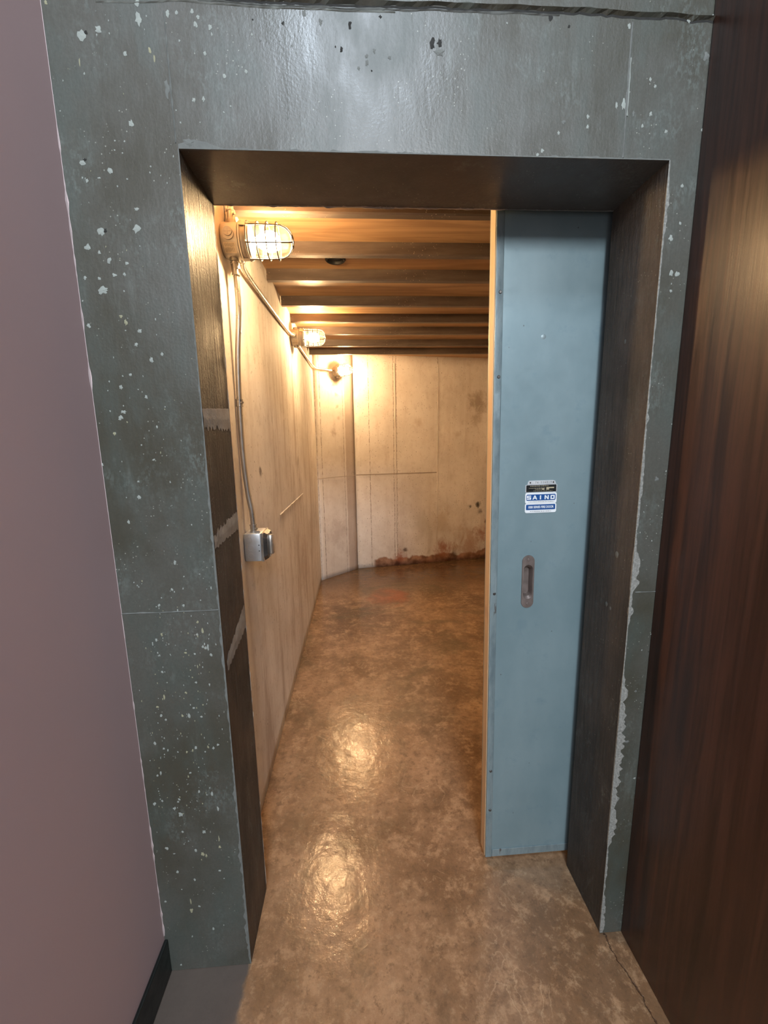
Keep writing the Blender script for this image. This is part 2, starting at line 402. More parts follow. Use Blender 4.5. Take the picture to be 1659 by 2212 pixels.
def bm_plate(bm, outline, cx, cz, y_front, th, mi=0):
    """outline in XZ, front face at y_front (facing -Y), thickness th toward +Y"""
    a = [bm.verts.new((cx+x, y_front, cz+z)) for x, z in outline]; b = [bm.verts.new((cx+x, y_front+th, cz+z)) for x, z in outline]
    bm.faces.new(a).material_index = mi; bm.faces.new(b[::-1]).material_index = mi
    n = len(a)
    for i in range(n): bm.faces.new((a[i], b[i], b[(i+1) % n], a[(i+1) % n])).material_index = mi

def struct(name, bm, mats, smooth=False, label=None, cat=None):
    o = link(name, bm, mats, None, smooth); o['kind'] = 'structure'
    if label: o['label'] = label
    return o

# ------------------------------------------------------------------ outer room
FY, BY = 1.02, 1.232            # front and back planes of the concrete frame
XL, XR, ZT = -.364, .7225, 2.166
LWX, RWX = -.606, .792
IWX = -.453                     # interior left wall
CZ = 2.427                      # plywood
FLECKS = [(-0.596,2.416,0.0041,1.6,1),(-0.501,2.373,0.0075,1.2,0),(-0.420,2.422,0.0064,1.5,0),(-0.420,2.394,0.0075,2,0),(-0.535,2.363,0.0110,1,0),(-0.527,2.367,0.0052,1,2),(-0.453,2.334,0.0041,1.6,0),(-0.404,2.342,0.0041,1.8,1),(-0.396,2.328,0.0029,4,1),(-0.545,2.316,0.0029,6,1),(-0.538,2.297,0.0029,2,0),(-0.362,2.405,0.0064,1.2,0),(-0.344,2.409,0.0040,1.2,0),(-0.313,2.412,0.0041,1.2,0),(-0.302,2.403,0.0041,1.2,0),(-0.308,2.389,0.0052,1.2,0),(-0.279,2.385,0.0052,1.2,0),(-0.277,2.373,0.0029,2,0),(-0.343,2.360,0.0029,1.2,0),(-0.294,2.340,0.0041,1.2,0),(-0.251,2.338,0.0018,1.2,0),(-0.213,2.310,0.0041,1.2,0),(-0.258,2.301,0.0041,1.2,0),(-0.175,2.284,0.0018,1.2,0),(-0.324,2.256,0.0041,1.2,0),(-0.304,2.258,0.0041,1.8,0),(-0.249,2.246,0.0029,1.2,0),(-0.264,2.235,0.0029,1.2,0),(-0.132,2.229,0.0029,1.8,3),(-0.355,2.214,0.0029,1.2,0),(-0.315,2.215,0.0029,1.2,0),(-0.362,2.236,0.0029,1.2,0),(-0.456,2.210,0.0064,1.2,0),(-0.493,2.177,0.0029,1.2,0),(-0.495,2.160,0.0029,1.2,0),(-0.473,2.177,0.0029,1.2,0),(-0.480,2.155,0.0029,1.2,0),(-0.564,2.136,0.0086,0.8,0),(-0.558,2.141,0.0041,0.8,2),(-0.510,2.120,0.0064,1.2,0),(-0.568,2.107,0.0029,1.2,0),(-0.559,2.102,0.0041,1.2,0),(-0.534,2.107,0.0041,0.7,0),(-0.498,2.092,0.0029,1.2,0),(-0.476,2.106,0.0029,1.2,0),(-0.425,2.131,0.0029,1.2,0),(-0.428,2.119,0.0029,1.2,0),(-0.463,2.049,0.0064,0.6,0),(-0.468,2.011,0.0098,1.2,0),(-0.543,2.003,0.0087,1.1,0),(-0.534,2.006,0.0052,1.1,2),(-0.574,1.972,0.0087,1,0),(-0.552,1.962,0.0041,1.2,0),(-0.533,1.947,0.0064,1.2,0),(-0.496,1.941,0.0041,1.2,0),(-0.589,1.911,0.0041,1.2,0),(-0.559,1.910,0.0041,1.2,0),(-0.526,1.917,0.0064,0.7,0),(-0.504,1.919,0.0041,1.2,0),(-0.554,1.887,0.0144,0.6,0),(-0.509,1.885,0.0029,1.2,0),(-0.088,2.416,0.0063,1.6,3),(-0.055,2.402,0.0052,1.5,3),(-0.132,2.398,0.0041,1,2),(-0.116,2.359,0.0029,1.5,3),(-0.180,2.366,0.0029,1.5,3),(-0.168,2.365,0.0018,1.8,3),(-0.141,2.366,0.0017,1.8,3),(-0.196,2.375,0.0029,1.8,0),(-0.193,2.402,0.0029,1,2),(-0.342,2.177,0.0179,0.55,3),(-0.376,2.274,0.0064,3,3),(-0.555,1.883,0.0133,0.5,0),(-0.509,1.884,0.0029,1.2,0),(-0.589,1.908,0.0029,1.2,0),(-0.560,1.909,0.0029,1.2,0),(-0.600,1.864,0.0029,1.2,0),(-0.594,1.812,0.0052,1.2,0),(-0.522,1.832,0.0052,0.8,1),(-0.513,1.819,0.0041,2,1),(-0.508,1.828,0.0018,1.2,0),(-0.485,1.801,0.0064,0.9,0),(-0.441,1.751,0.0041,1.5,0),(-0.466,1.739,0.0052,1.8,0),(-0.496,1.772,0.0041,1.2,0),(-0.534,1.704,0.0029,1.2,0),(-0.516,1.707,0.0041,1.2,0),(-0.565,1.692,0.0029,1.2,0),(-0.541,1.679,0.0052,1.2,0),(-0.571,1.672,0.0029,1.2,0),(-0.489,1.703,0.0018,3,0),(-0.487,1.657,0.0041,1.5,0),(-0.540,1.638,0.0029,1.2,0),(-0.542,1.624,0.0087,0.6,0),(-0.550,1.611,0.0075,0.9,0),(-0.447,1.634,0.0029,1.2,0),(-0.568,1.575,0.0041,1.2,1),(-0.571,1.626,0.0029,1.2,0),(-0.470,1.589,0.0029,2,0),(-0.458,1.560,0.0018,1.2,0),(-0.418,1.556,0.0029,1.2,0),(-0.510,1.548,0.0029,1.2,0),(-0.486,1.513,0.0041,0.7,0),(-0.527,1.462,0.0041,0.8,0),(-0.529,1.424,0.0064,1,0),(-0.455,1.402,0.0018,1.2,0),(-0.561,1.364,0.0041,1.6,0),(-0.470,1.353,0.0029,1.2,0),(-0.462,1.259,0.0041,1.8,0),(-0.444,1.222,0.0029,1.2,0),(-0.405,1.227,0.0029,1.2,0),(-0.449,1.191,0.0029,1.6,0),(-0.380,1.189,0.0029,2.5,0),(-0.476,1.189,0.0041,1.2,0),(-0.471,1.183,0.0029,1.2,0),(-0.481,1.185,0.0018,1.2,0),(-0.559,1.203,0.0029,1.2,0),(-0.566,1.211,0.0029,1.2,0),(-0.548,1.207,0.0018,1.2,0),(-0.556,1.199,0.0029,1.2,0),(-0.560,1.241,0.0018,1.2,0),(-0.611,1.514,0.0041,1.3,2),(-0.607,1.504,0.0064,1.2,0),(-0.522,0.577,0.0041,1.2,0),(-0.533,0.556,0.0052,1.2,0),(-0.519,0.537,0.0075,1.3,0),(-0.585,0.575,0.0052,1.2,0),(-0.519,0.480,0.0041,1.2,0),(-0.461,0.475,0.0064,1,0),(-0.422,0.449,0.0029,6,1),(-0.506,0.448,0.0029,1.2,0),(-0.489,0.415,0.0052,1.2,0),(-0.549,0.410,0.0041,0.6,0),(-0.568,0.429,0.0064,1,0),(-0.519,0.439,0.0029,1.2,0),(-0.471,0.402,0.0052,2,1),(-0.462,0.396,0.0041,2,1),(-0.476,0.383,0.0029,1.5,1),(-0.422,0.421,0.0041,1.5,1),(-0.546,0.348,0.0052,1.2,0),(-0.501,0.317,0.0041,1.2,0),(-0.419,0.314,0.0029,1.2,0),(-0.429,0.342,0.0041,1.2,0),(-0.540,0.287,0.0029,1.2,0),(-0.520,0.211,0.0064,1.4,1),(-0.519,0.243,0.0029,6,1),(-0.454,0.265,0.0029,1.2,0),(-0.497,0.224,0.0041,1.2,0),(-0.589,0.249,0.0041,1.2,0),(-0.464,0.140,0.0041,1.6,0),(-0.526,0.119,0.0029,2.5,0),(-0.433,0.150,0.0029,1.2,0),(-0.568,0.018,0.0041,1.2,0),(0.194,2.375,0.0075,1.2,2),(0.178,2.371,0.0064,2.5,2),(0.193,2.357,0.0144,0.6,3),(0.005,2.400,0.0052,1.6,2),(0.069,2.416,0.0040,1,2),(0.055,2.355,0.0041,1.5,3),(0.196,2.320,0.0029,1.5,0),(0.073,2.242,0.0029,1.2,0),(0.165,2.213,0.0029,1.2,0),(0.605,2.419,0.0052,1.3,0),(0.662,2.321,0.0041,1.2,0),(0.674,2.309,0.0041,1.2,0),(0.669,2.256,0.0052,1.2,0),(0.708,2.222,0.0041,1.2,0),(0.796,2.227,0.0064,1.2,0),(0.526,2.247,0.0041,1.2,0),(0.526,2.227,0.0041,1.2,0),(0.425,2.178,0.0052,1.2,0),(0.415,2.170,0.0041,1.2,0),(0.461,2.214,0.0041,1.2,0),(0.785,2.369,0.0087,1.4,3),(0.800,2.095,0.0087,1.2,0),(0.758,2.114,0.0041,1.2,0),(0.762,2.036,0.0041,1.2,0),(0.742,2.004,0.0064,1.3,0),(0.802,2.018,0.0064,1.2,0),(0.752,1.929,0.0064,1.2,0),(0.767,1.927,0.0064,1.2,0),(0.755,1.906,0.0029,1.2,0),(0.755,1.890,0.0041,1.2,0),(0.430,2.428,0.0064,1.3,2),(0.472,2.413,0.0041,1,2),(0.337,2.414,0.0029,1.2,0),(0.738,2.434,0.0064,1.2,0),(0.792,2.441,0.0075,1.2,0),(0.613,2.293,0.0064,1.5,0),(0.605,2.273,0.0064,2,0),(0.589,2.270,0.0041,2,0),(0.629,2.255,0.0041,1.8,3),(-0.026,2.360,0.0029,1.5,2),(-0.014,2.355,0.0041,1.5,2),(0.039,2.345,0.0041,1.5,3),(0.022,2.323,0.0041,1.2,3),(0.049,2.319,0.0029,1.5,2),(0.087,2.344,0.0041,1.2,3),(0.039,2.333,0.0041,2,3),(0.370,2.336,0.0029,2,3),(0.652,2.232,0.0041,1.2,0),(0.471,2.235,0.0064,0.7,3),(0.791,1.578,0.0029,1.2,0),(0.766,1.440,0.0075,1,3),(0.745,1.371,0.0018,1.2,0),(0.739,1.354,0.0029,1.2,0),(0.734,1.299,0.0029,1.2,0),(0.768,1.276,0.0029,1.2,0),(0.788,1.459,0.0029,1.2,0),(0.748,1.224,0.0029,0.6,0),(0.770,0.964,0.0029,1.2,0),(0.792,1.010,0.0029,1.2,0),(0.765,0.839,0.0041,1,3),(0.786,0.556,0.0052,0.8,0),(0.790,0.958,0.0029,1,2),(0.752,0.680,0.0098,0.6,3),(-0.411,1.026,0.0015,1,1),(-0.473,0.842,0.0015,2.5,0),(-0.459,0.668,0.0015,2.5,0),(-0.564,0.761,0.0040,1.5,0),(-0.443,0.593,0.0030,1.5,0),(-0.557,1.035,0.0020,2.5,1),(-0.395,0.765,0.0020,1,0),(-0.433,0.904,0.0015,1,1),(-0.535,1.037,0.0015,1,0),(-0.457,0.737,0.0015,1.5,0),(-0.520,0.980,0.0020,2.5,0),(-0.497,0.607,0.0020,2.5,0),(-0.457,0.951,0.0020,1.5,0),(-0.422,1.100,0.0040,1,1),(-0.419,0.869,0.0020,1.5,0),(-0.458,1.025,0.0030,1,0),(-0.430,1.056,0.0020,1.5,0),(-0.570,0.614,0.0030,1.5,0),(-0.522,0.913,0.0020,1.5,1),(-0.499,1.043,0.0030,1,0),(-0.574,0.566,0.0020,2.5,1),(-0.541,0.892,0.0020,1,0),(-0.548,0.800,0.0020,1,1),(-0.423,0.793,0.0015,1,0),(-0.543,0.744,0.0040,1,0),(-0.492,0.645,0.0020,1.5,0),(-0.408,1.028,0.0040,1.5,0),(-0.490,0.631,0.0020,1.5,0),(-0.397,1.096,0.0020,2.5,0),(-0.484,0.730,0.0040,1.5,1),(-0.512,1.126,0.0015,2.5,0),(-0.468,0.837,0.0040,2.5,0),(-0.441,0.932,0.0040,1,0),(-0.569,0.607,0.0015,1.5,1),(-0.564,0.583,0.0040,1,0),(-0.481,0.665,0.0040,1,0),(-0.426,1.066,0.0040,1,0),(-0.533,0.738,0.0030,2.5,0),(-0.417,0.548,0.0040,2.5,0),(-0.473,0.926,0.0020,2.5,0),(-0.568,0.601,0.0020,1,0),(-0.419,0.988,0.0015,2.5,0),(-0.411,1.074,0.0040,2.5,1),(-0.514,1.070,0.0040,1.5,1),(-0.504,1.168,0.0030,1,0),(-0.462,0.618,0.0020,1,0),(-0.504,1.134,0.0020,1,1),(-0.487,0.654,0.0030,2.5,1),(-0.517,0.625,0.0015,1.5,1),(-0.429,0.595,0.0040,2.5,0),(-0.435,0.652,0.0020,1,0),(-0.463,0.605,0.0040,1.5,0),(-0.568,0.589,0.0020,2.5,0),(-0.532,0.971,0.0015,1,1),(-0.466,1.006,0.0020,1,1),(-0.522,0.707,0.0015,1,0),(-0.461,0.869,0.0030,1.5,0),(-0.410,1.039,0.0030,2.5,0),(-0.420,0.975,0.0020,2.5,0),(-0.436,1.117,0.0020,2.5,0),(-0.494,0.609,0.0015,1,1),(-0.456,0.639,0.0015,2.5,0),(-0.445,0.599,0.0020,2.5,1),(-0.579,0.647,0.0015,1,1),(-0.469,0.573,0.0015,1,0),(-0.514,0.936,0.0030,1,0),(-0.425,1.060,0.0030,1.5,1),(-0.472,0.731,0.0015,1,0),(-0.398,1.053,0.0030,1,0),(-0.512,0.538,0.0030,1,1),(-0.561,0.686,0.0030,1,1),(-0.536,0.852,0.0015,1.5,0),(-0.402,1.029,0.0040,2.5,0),(-0.395,1.065,0.0020,2.5,0),(-0.566,0.563,0.0015,2.5,1),(-0.529,1.056,0.0040,1.5,0),(-0.435,0.727,0.0030,1.5,0),(-0.544,0.779,0.0020,1.5,0),(-0.519,1.145,0.0030,1,0),(-0.525,1.054,0.0015,1,0),(-0.500,0.564,0.0020,2.5,1),(-0.474,0.834,0.0015,2.5,0),(-0.544,0.861,0.0020,1,0),(-0.485,0.838,0.0040,1.5,1),(-0.526,0.896,0.0040,2.5,1),(-0.494,0.556,0.0020,1,0),(-0.413,1.072,0.0020,2.5,0),(-0.439,0.980,0.0020,1.5,0),(-0.479,0.550,0.0020,1,0),(-0.525,0.558,0.0020,2.5,0),(-0.523,0.966,0.0040,1,0),(-0.404,0.960,0.0015,1.5,1),(-0.539,1.046,0.0030,2.5,0),(-0.582,0.710,0.0020,1.5,0),(-0.407,0.924,0.0030,2.5,0),(-0.507,0.731,0.0030,1.5,0),(-0.452,0.968,0.0030,1,1),(-0.542,0.961,0.0030,1,1),(-0.438,0.907,0.0020,2.5,1),(-0.457,0.566,0.0030,1.5,1),(-0.584,0.887,0.0020,2.5,1),(-0.413,0.736,0.0040,1.5,0),(-0.468,1.142,0.0020,1,1),(-0.468,1.132,0.0030,2.5,0),(-0.539,0.842,0.0040,1.5,0),(-0.426,0.958,0.0015,2.5,0),(-0.498,1.014,0.0020,2.5,0),(-0.513,1.141,0.0020,2.5,0),(-0.468,0.733,0.0030,2.5,1),(-0.416,0.880,0.0020,2.5,0),(-0.528,1.013,0.0020,2.5,0),(-0.471,0.576,0.0020,2.5,0),(-0.528,0.829,0.0040,1,0),(-0.396,1.008,0.0040,1.5,0),(-0.443,0.846,0.0020,1.5,0),(-0.448,1.071,0.0020,2.5,1),(-0.476,0.888,0.0020,1.5,1),(-0.469,0.696,0.0015,2.5,1),(-0.423,1.015,0.0015,1.5,0),(-0.453,0.859,0.0040,1,0),(-0.530,0.889,0.0020,2.5,1),(-0.512,1.149,0.0040,1.5,0),(-0.529,1.020,0.0030,1.5,0),(-0.545,1.025,0.0020,1,1),(-0.553,0.719,0.0020,1,0),(-0.567,0.792,0.0020,2.5,1),(-0.450,1.049,0.0015,1,0),(-0.549,0.592,0.0020,1.5,1),(-0.544,0.718,0.0020,1.5,0),(-0.437,1.013,0.0040,1,0),(-0.429,0.866,0.0030,1.5,1),(-0.441,0.780,0.0020,2.5,1),(-0.453,1.127,0.0020,2.5,1),(-0.459,0.740,0.0040,1.5,0),(-0.436,0.833,0.0040,1,0),(-0.489,0.573,0.0020,1.5,0),(-0.487,0.677,0.0020,1.5,0),(-0.434,0.769,0.0020,2.5,0),(-0.405,1.120,0.0020,1,0),(-0.446,0.859,0.0020,2.5,1),(-0.433,0.977,0.0030,2.5,1),(-0.504,0.771,0.0020,2.5,0),(-0.427,0.982,0.0020,2.5,1),(-0.414,1.032,0.0040,1.5,0),(-0.469,0.904,0.0040,1,1),(-0.554,0.715,0.0020,2.5,0),(-0.433,0.614,0.0030,1.5,0),(-0.444,0.707,0.0015,2.5,0),(-0.426,0.841,0.0015,2.5,0),(-0.538,0.775,0.0030,1.5,0),(-0.546,0.867,0.0040,1,1),(-0.544,0.767,0.0020,1,0),(-0.381,1.037,0.0020,2.5,0),(-0.550,0.821,0.0030,1,0),(-0.472,0.821,0.0020,1,0),(-0.525,1.013,0.0030,1.5,0),(-0.529,0.636,0.0015,1.5,0),(-0.486,0.895,0.0020,1,0),(-0.483,1.039,0.0020,1.5,0),(-0.559,0.669,0.0040,2.5,0),(-0.440,0.884,0.0020,1,0),(-0.512,1.060,0.0020,2.5,0),(-0.517,0.966,0.0020,1.5,0),(-0.571,0.622,0.0020,1,0),(-0.539,0.936,0.0020,2.5,1),(-0.515,0.615,0.0020,2.5,0),(-0.543,0.726,0.0030,1.5,0),(-0.496,0.907,0.0015,1.5,1),(-0.432,0.956,0.0020,1.5,1),(-0.444,0.624,0.0015,1,0),(-0.542,0.802,0.0015,1,1),(-0.513,1.116,0.0020,1.5,1),(-0.518,0.584,0.0040,1.5,0),(-0.506,1.041,0.0020,1.5,0),(-0.571,0.710,0.0020,1,1),(-0.516,0.592,0.0030,1.5,1),(-0.424,0.749,0.0020,1.5,1),(-0.441,0.689,0.0020,1,0),(-0.449,0.947,0.0030,1.5,1),(-0.454,0.821,0.0020,2.5,1),(-0.400,0.746,0.0040,1.5,0),(-0.494,0.786,0.0020,2.5,1),(-0.427,0.741,0.0040,1.5,1),(-0.461,0.691,0.0015,1.5,1),(-0.428,1.086,0.0020,1,0),(-0.479,0.775,0.0015,2.5,0),(-0.568,0.663,0.0040,1,0),(-0.460,1.017,0.0040,1,1),(-0.452,1.145,0.0040,1.5,0),(-0.590,1.311,0.0018,1,1),(-0.540,2.104,0.0010,1,0),(-0.409,1.158,0.0024,1.5,0),(-0.497,1.011,0.0013,1.5,0),(-0.502,0.360,0.0018,1.5,0),(-0.407,0.662,0.0010,2,0),(-0.572,2.099,0.0010,1.5,3),(-0.463,1.935,0.0010,1.5,1),(-0.448,1.629,0.0024,1,1),(-0.508,1.452,0.0010,1.5,0),(-0.396,1.908,0.0018,1.5,3),(-0.435,1.908,0.0010,2,3),(-0.561,2.060,0.0013,2,0),(-0.378,1.310,0.0013,1.5,0),(-0.569,2.304,0.0013,1,1),(-0.382,2.323,0.0013,1,0),(-0.479,2.390,0.0018,2,0),(-0.442,1.868,0.0024,1,3),(-0.452,1.010,0.0024,1.5,1),(-0.549,2.120,0.0018,1.5,1),(-0.468,1.529,0.0024,2,1),(-0.574,0.715,0.0018,1,3),(-0.492,0.629,0.0013,2,0),(-0.493,2.154,0.0010,1.5,3),(-0.562,2.106,0.0018,1.5,0),(-0.523,0.340,0.0013,2,3),(-0.530,2.024,0.0010,2,0),(-0.504,0.897,0.0018,2,3),(-0.417,1.847,0.0024,1,3),(-0.570,2.150,0.0013,2,3),(-0.404,2.400,0.0018,2,0),(-0.410,1.888,0.0010,1,0),(-0.527,0.858,0.0010,1.5,3),(-0.594,1.926,0.0010,1,0),(-0.492,0.847,0.0024,1.5,3),(-0.552,0.851,0.0018,1.5,0),(-0.459,2.050,0.0013,2,0),(-0.571,1.850,0.0010,2,3),(-0.546,1.214,0.0024,2,1),(-0.588,0.484,0.0018,1.5,0),(-0.413,1.353,0.0024,1.5,0),(-0.382,1.934,0.0018,1,0),(-0.599,0.545,0.0010,1,0),(-0.462,0.178,0.0013,1,3),(-0.382,0.401,0.0018,2,0),(-0.555,2.309,0.0018,1.5,3),(-0.510,1.951,0.0024,1,1),(-0.428,2.202,0.0018,1,3),(-0.514,0.937,0.0013,1.5,1),(-0.503,1.674,0.0024,1,0),(-0.394,2.100,0.0018,2,0),(-0.387,1.365,0.0018,1.5,0),(-0.431,1.941,0.0013,1,0),(-0.421,2.119,0.0010,1,3),(-0.424,1.649,0.0010,2,1),(-0.460,0.784,0.0010,1,0),(-0.555,1.311,0.0010,1.5,0),(-0.376,2.151,0.0024,1.5,0),(-0.378,0.217,0.0010,2,3),(-0.557,1.561,0.0010,2,0),(-0.465,0.865,0.0010,1,3),(-0.411,2.369,0.0010,1,0),(-0.504,2.194,0.0010,1.5,0),(-0.485,1.289,0.0018,1,0),(-0.556,0.633,0.0018,1.5,3),(-0.391,1.187,0.0018,1,0),(-0.385,0.792,0.0024,2,0),(-0.453,1.459,0.0024,2,0),(-0.505,2.365,0.0024,2,0),(-0.504,1.761,0.0018,1,3),(-0.516,1.802,0.0024,1,0),(-0.553,2.184,0.0010,2,0),(-0.582,2.283,0.0018,2,0),(-0.591,1.624,0.0013,1,3),(-0.494,1.967,0.0024,1.5,1),(-0.502,2.405,0.0024,1,3),(-0.454,1.358,0.0018,1.5,3),(-0.429,0.443,0.0018,1,0),(-0.465,1.976,0.0024,1,0),(-0.470,0.963,0.0010,1,0),(-0.509,1.291,0.0018,1.5,3),(-0.385,1.134,0.0010,2,0),(-0.506,2.361,0.0010,1,0),(-0.595,2.229,0.0024,1,0),(-0.432,0.616,0.0013,2,0),(-0.492,2.314,0.0010,2,0),(-0.506,2.154,0.0010,2,0),(-0.457,0.681,0.0024,1.5,0),(-0.565,1.576,0.0018,2,0),(-0.406,2.114,0.0018,1.5,0),(-0.439,0.935,0.0013,1.5,0),(-0.476,1.308,0.0010,2,3),(-0.414,1.539,0.0010,1,0),(-0.465,2.263,0.0013,2,1),(-0.409,1.643,0.0024,1.5,3),(-0.463,2.374,0.0010,1,1),(-0.558,1.348,0.0010,2,0),(-0.471,1.991,0.0010,1,0),(-0.549,1.744,0.0018,2,0),(-0.479,2.027,0.0024,2,3),(-0.410,2.377,0.0013,2,0),(-0.590,2.220,0.0010,1.5,0),(-0.536,1.601,0.0024,2,1),(-0.376,1.523,0.0024,1.5,0),(-0.449,1.793,0.0013,2,0),(-0.528,1.823,0.0010,2,0),(-0.448,1.826,0.0024,2,0),(-0.390,0.832,0.0024,2,0),(-0.559,1.510,0.0018,2,0),(-0.376,1.741,0.0013,1.5,1),(-0.464,0.703,0.0010,2,0),(-0.484,2.399,0.0013,1,0),(-0.537,1.974,0.0018,2,1),(-0.520,0.630,0.0024,1,1),(-0.545,0.671,0.0013,1.5,1),(-0.480,1.113,0.0013,2,0),(-0.480,2.368,0.0018,2,0),(-0.479,1.529,0.0013,2,0),(-0.418,0.901,0.0024,2,3),(-0.447,1.008,0.0010,1,0),(-0.432,0.500,0.0018,2,0),(-0.495,1.668,0.0018,2,0),(-0.566,1.487,0.0013,2,0),(-0.524,1.655,0.0018,2,3),(-0.577,2.056,0.0018,1.5,3),(-0.455,2.398,0.0018,1.5,3),(-0.448,1.429,0.0010,1.5,3),(-0.586,0.917,0.0018,2,0),(-0.559,1.424,0.0024,1.5,0),(-0.461,2.408,0.0024,1,3),(-0.428,0.265,0.0018,1,1)]

def ragged(x, s, amp): return (mnoise.noise(Vector((x*s, 3.1, .7)))+.5*mnoise.noise(Vector((x*s*3.1, 1.1, 4.7))))*amp

def front_wall():
    bm = bmesh.new()
    # piers and header; reveal faces and soffit: same paint, warm lamp light tinted in
    bm_box(bm, -1.3, XL, FY, BY, 0, ZT, 0)
    bm_box(bm, XR, 1.9, FY, BY, 0, ZT, 0)
    bm_box(bm, -1.3, 1.9, FY, BY, ZT, 3.3, 0)
    for f in bm.faces:
        c = f.calc_center_median()
        if abs(c.x-XL) < 1e-4 or abs(c.x-XR) < 1e-4: f.material_index = 1
        if abs(c.z-ZT) < 1e-4 and abs(c.y-(FY+BY)/2) < 1e-3: f.material_index = 2
    # pale pits and paint misses
    for (x, z, r, el, k) in FLECKS:
        mi = {0: 3, 1: 4, 2: 5, 3: 6}[k]; n = 13 if r > .004 else 8; r = r*(.82 if r > .0032 else .62)
        ring = []
        ph = random.random()*6
        for i in range(n):
            a = 2*PI*i/n; rr = r*(1+random.uniform(-.45, .25))
            ring.append(bm.verts.new((x+rr*math.cos(a)+.0*z, FY-.0003, z+rr*el*math.sin(a))))
        c = bm.verts.new((x+r*.2, FY-.0004-r*.10, z-r*.15))
        for i in range(n): bm.faces.new((ring[i], ring[(i+1) % n], c)).material_index = mi
    # casting joints: thin raised fins
    def fin_v(x, z0, z1, w, mi, amp=.003, p=.0018):
        n = int((z1-z0)/.012); prev = None
        for i in range(n+1):
            z = z0+(z1-z0)*i/n; xx = x+ragged(z, 5, amp); ww = w*(.55+abs(ragged(z, 37, 1.3)))
            cur = [bm.verts.new((xx-ww/2, FY-.0002, z)), bm.verts.new((xx, FY-p, z)), bm.verts.new((xx+ww/2, FY-.0002, z))]
            if prev:
                for k in (0, 1): bm.faces.new((prev[k], prev[k+1], cur[k+1], cur[k])).material_index = mi
            prev = cur
    def fin_h(z, x0, x1, w, mi, amp=.003, p=.0018):
        n = int(abs(x1-x0)/.012)+1; prev = None
        for i in range(n+1):
            x = x0+(x1-x0)*i/n; zz = z+ragged(x, 5, amp); ww = w*(.5+abs(ragged(x, 37, 1.4)))
            cur = [bm.verts.new((x, FY-.0002, zz-ww/2)), bm.verts.new((x, FY-p, zz)), bm.verts.new((x, FY-.0002, zz+ww/2))]
            if prev:
                for k in (0, 1): bm.faces.new((prev[k], prev[k+1], cur[k+1], cur[k])).material_index = mi
            prev = cur
    fin_v(.613, ZT+.002, 2.425, .005, 6, .002); fin_v(.616, 2.25, 2.36, .004, 3, .003)
    fin_v(-.368, ZT+.01, 2.41, .004, 6, .002)
    fin_h(1.130, LWX, XL-.003, .004, 6, .001); fin_h(1.134, XR+.012, RWX, .0025, 6, .001)
    fin_h(2.433, LWX, RWX, .0065, 5, .007, .0004); fin_h(2.439, LWX, RWX, .010, 0, .007, .006); fin_h(2.428, -.3, .45, .004, 6, .008, .002); fin_h(2.424, -.5, .1, .003, 3, .006, .002)
    # chipped arrises of the opening (wedges knocked off the corner)
    def chip_v(x, inward, prof, mi, zmin, zmax):
        """prof: fn(z)->width on the front face"""
        n = int((zmax-zmin)/.007); prev = None
        for i in range(n+1):
            z = zmin+(zmax-zmin)*i/n; w = max(.0006, prof(z)*(1+ragged(z, 60, .8)))
            cur = [bm.verts.new((x+inward*w, FY-.0005, z)), bm.verts.new((x-inward*.0007, FY-.0007, z)), bm.verts.new((x-inward*.0006, FY+min(w*.35, .004), z))]
            if prev:
                for k in (0, 1): bm.faces.new((prev[k], prev[k+1], cur[k+1], cur[k])).material_index = mi
            prev = cur
    RP = [(2.165, .003), (2.077, .007), (1.999, .003), (1.664, .002), (1.597, .006), (1.528, .004), (1.446, .006), (1.374, .006), (1.3, .003), (1.25, .007), (1.205, .018), (1.157, .017), (1.134, .004), (1.094, .011), (1.061, .007), (1.04, .002), (.888, .002), (.86, .013), (.802, .016), (.714, .02), (.609, .018), (.452, .017), (.371, .016), (.321, .004), (.237, .007), (.151, .004), (.099, .010), (0.0, .009)]
    def rp(z):
        for (za, wa), (zb, wb) in zip(RP, RP[1:]):
            if zb <= z <= za: return wb+(wa-wb)*(z-zb)/(za-zb)
        return .003
    chip_v(XR, 1, rp, 9, 0.002, ZT)
    chip_v(XL, -1, lambda z: .0022+(.0035 if z < 1.5 else 0)*abs(ragged(z, 9, 1.3))+(.004 if z < .7 else 0)*max(0, ragged(z, 14, 2)), 6, .002, ZT)
    # header arris
    prev = None
    n = 160
    for i in range(n+1):
        x = XL+(XR-XL)*i/n; w = .0015+max(0, ragged(x, 45, .005))
        if x < XL+.09: w += .016*max(0, 1-abs(x-XL-.035)/.06)
        cur = [bm.verts.new((x, FY-.0005, ZT+w)), bm.verts.new((x, FY-.0007, ZT-.0007)), bm.verts.new((x, FY+min(w, .004), ZT-.0006))]
        if prev:
            for k in (0, 1): bm.faces.new((prev[k], prev[k+1], cur[k+1], cur[k])).material_index = 6
        prev = cur
    # crumbly far arris of header and left jamb
    prev = None
    for i in range(221):
        x = XL+(XR-XL)*i/220; w = .001+max(0, ragged(x, 70, .006)); b = .0015+max(0, ragged(x, 26, .005))
        cur = [bm.verts.new((x, BY-w, ZT-.0004)), bm.verts.new((x, BY-w*.3, ZT-b)), bm.verts.new((x, BY+.003, ZT-b*.6))]
        if prev:
            for k in (0, 1): bm.faces.new((prev[k], prev[k+1], cur[k+1], cur[k])).material_index = 7 if x < .42 else 6
        prev = cur
    prev = None
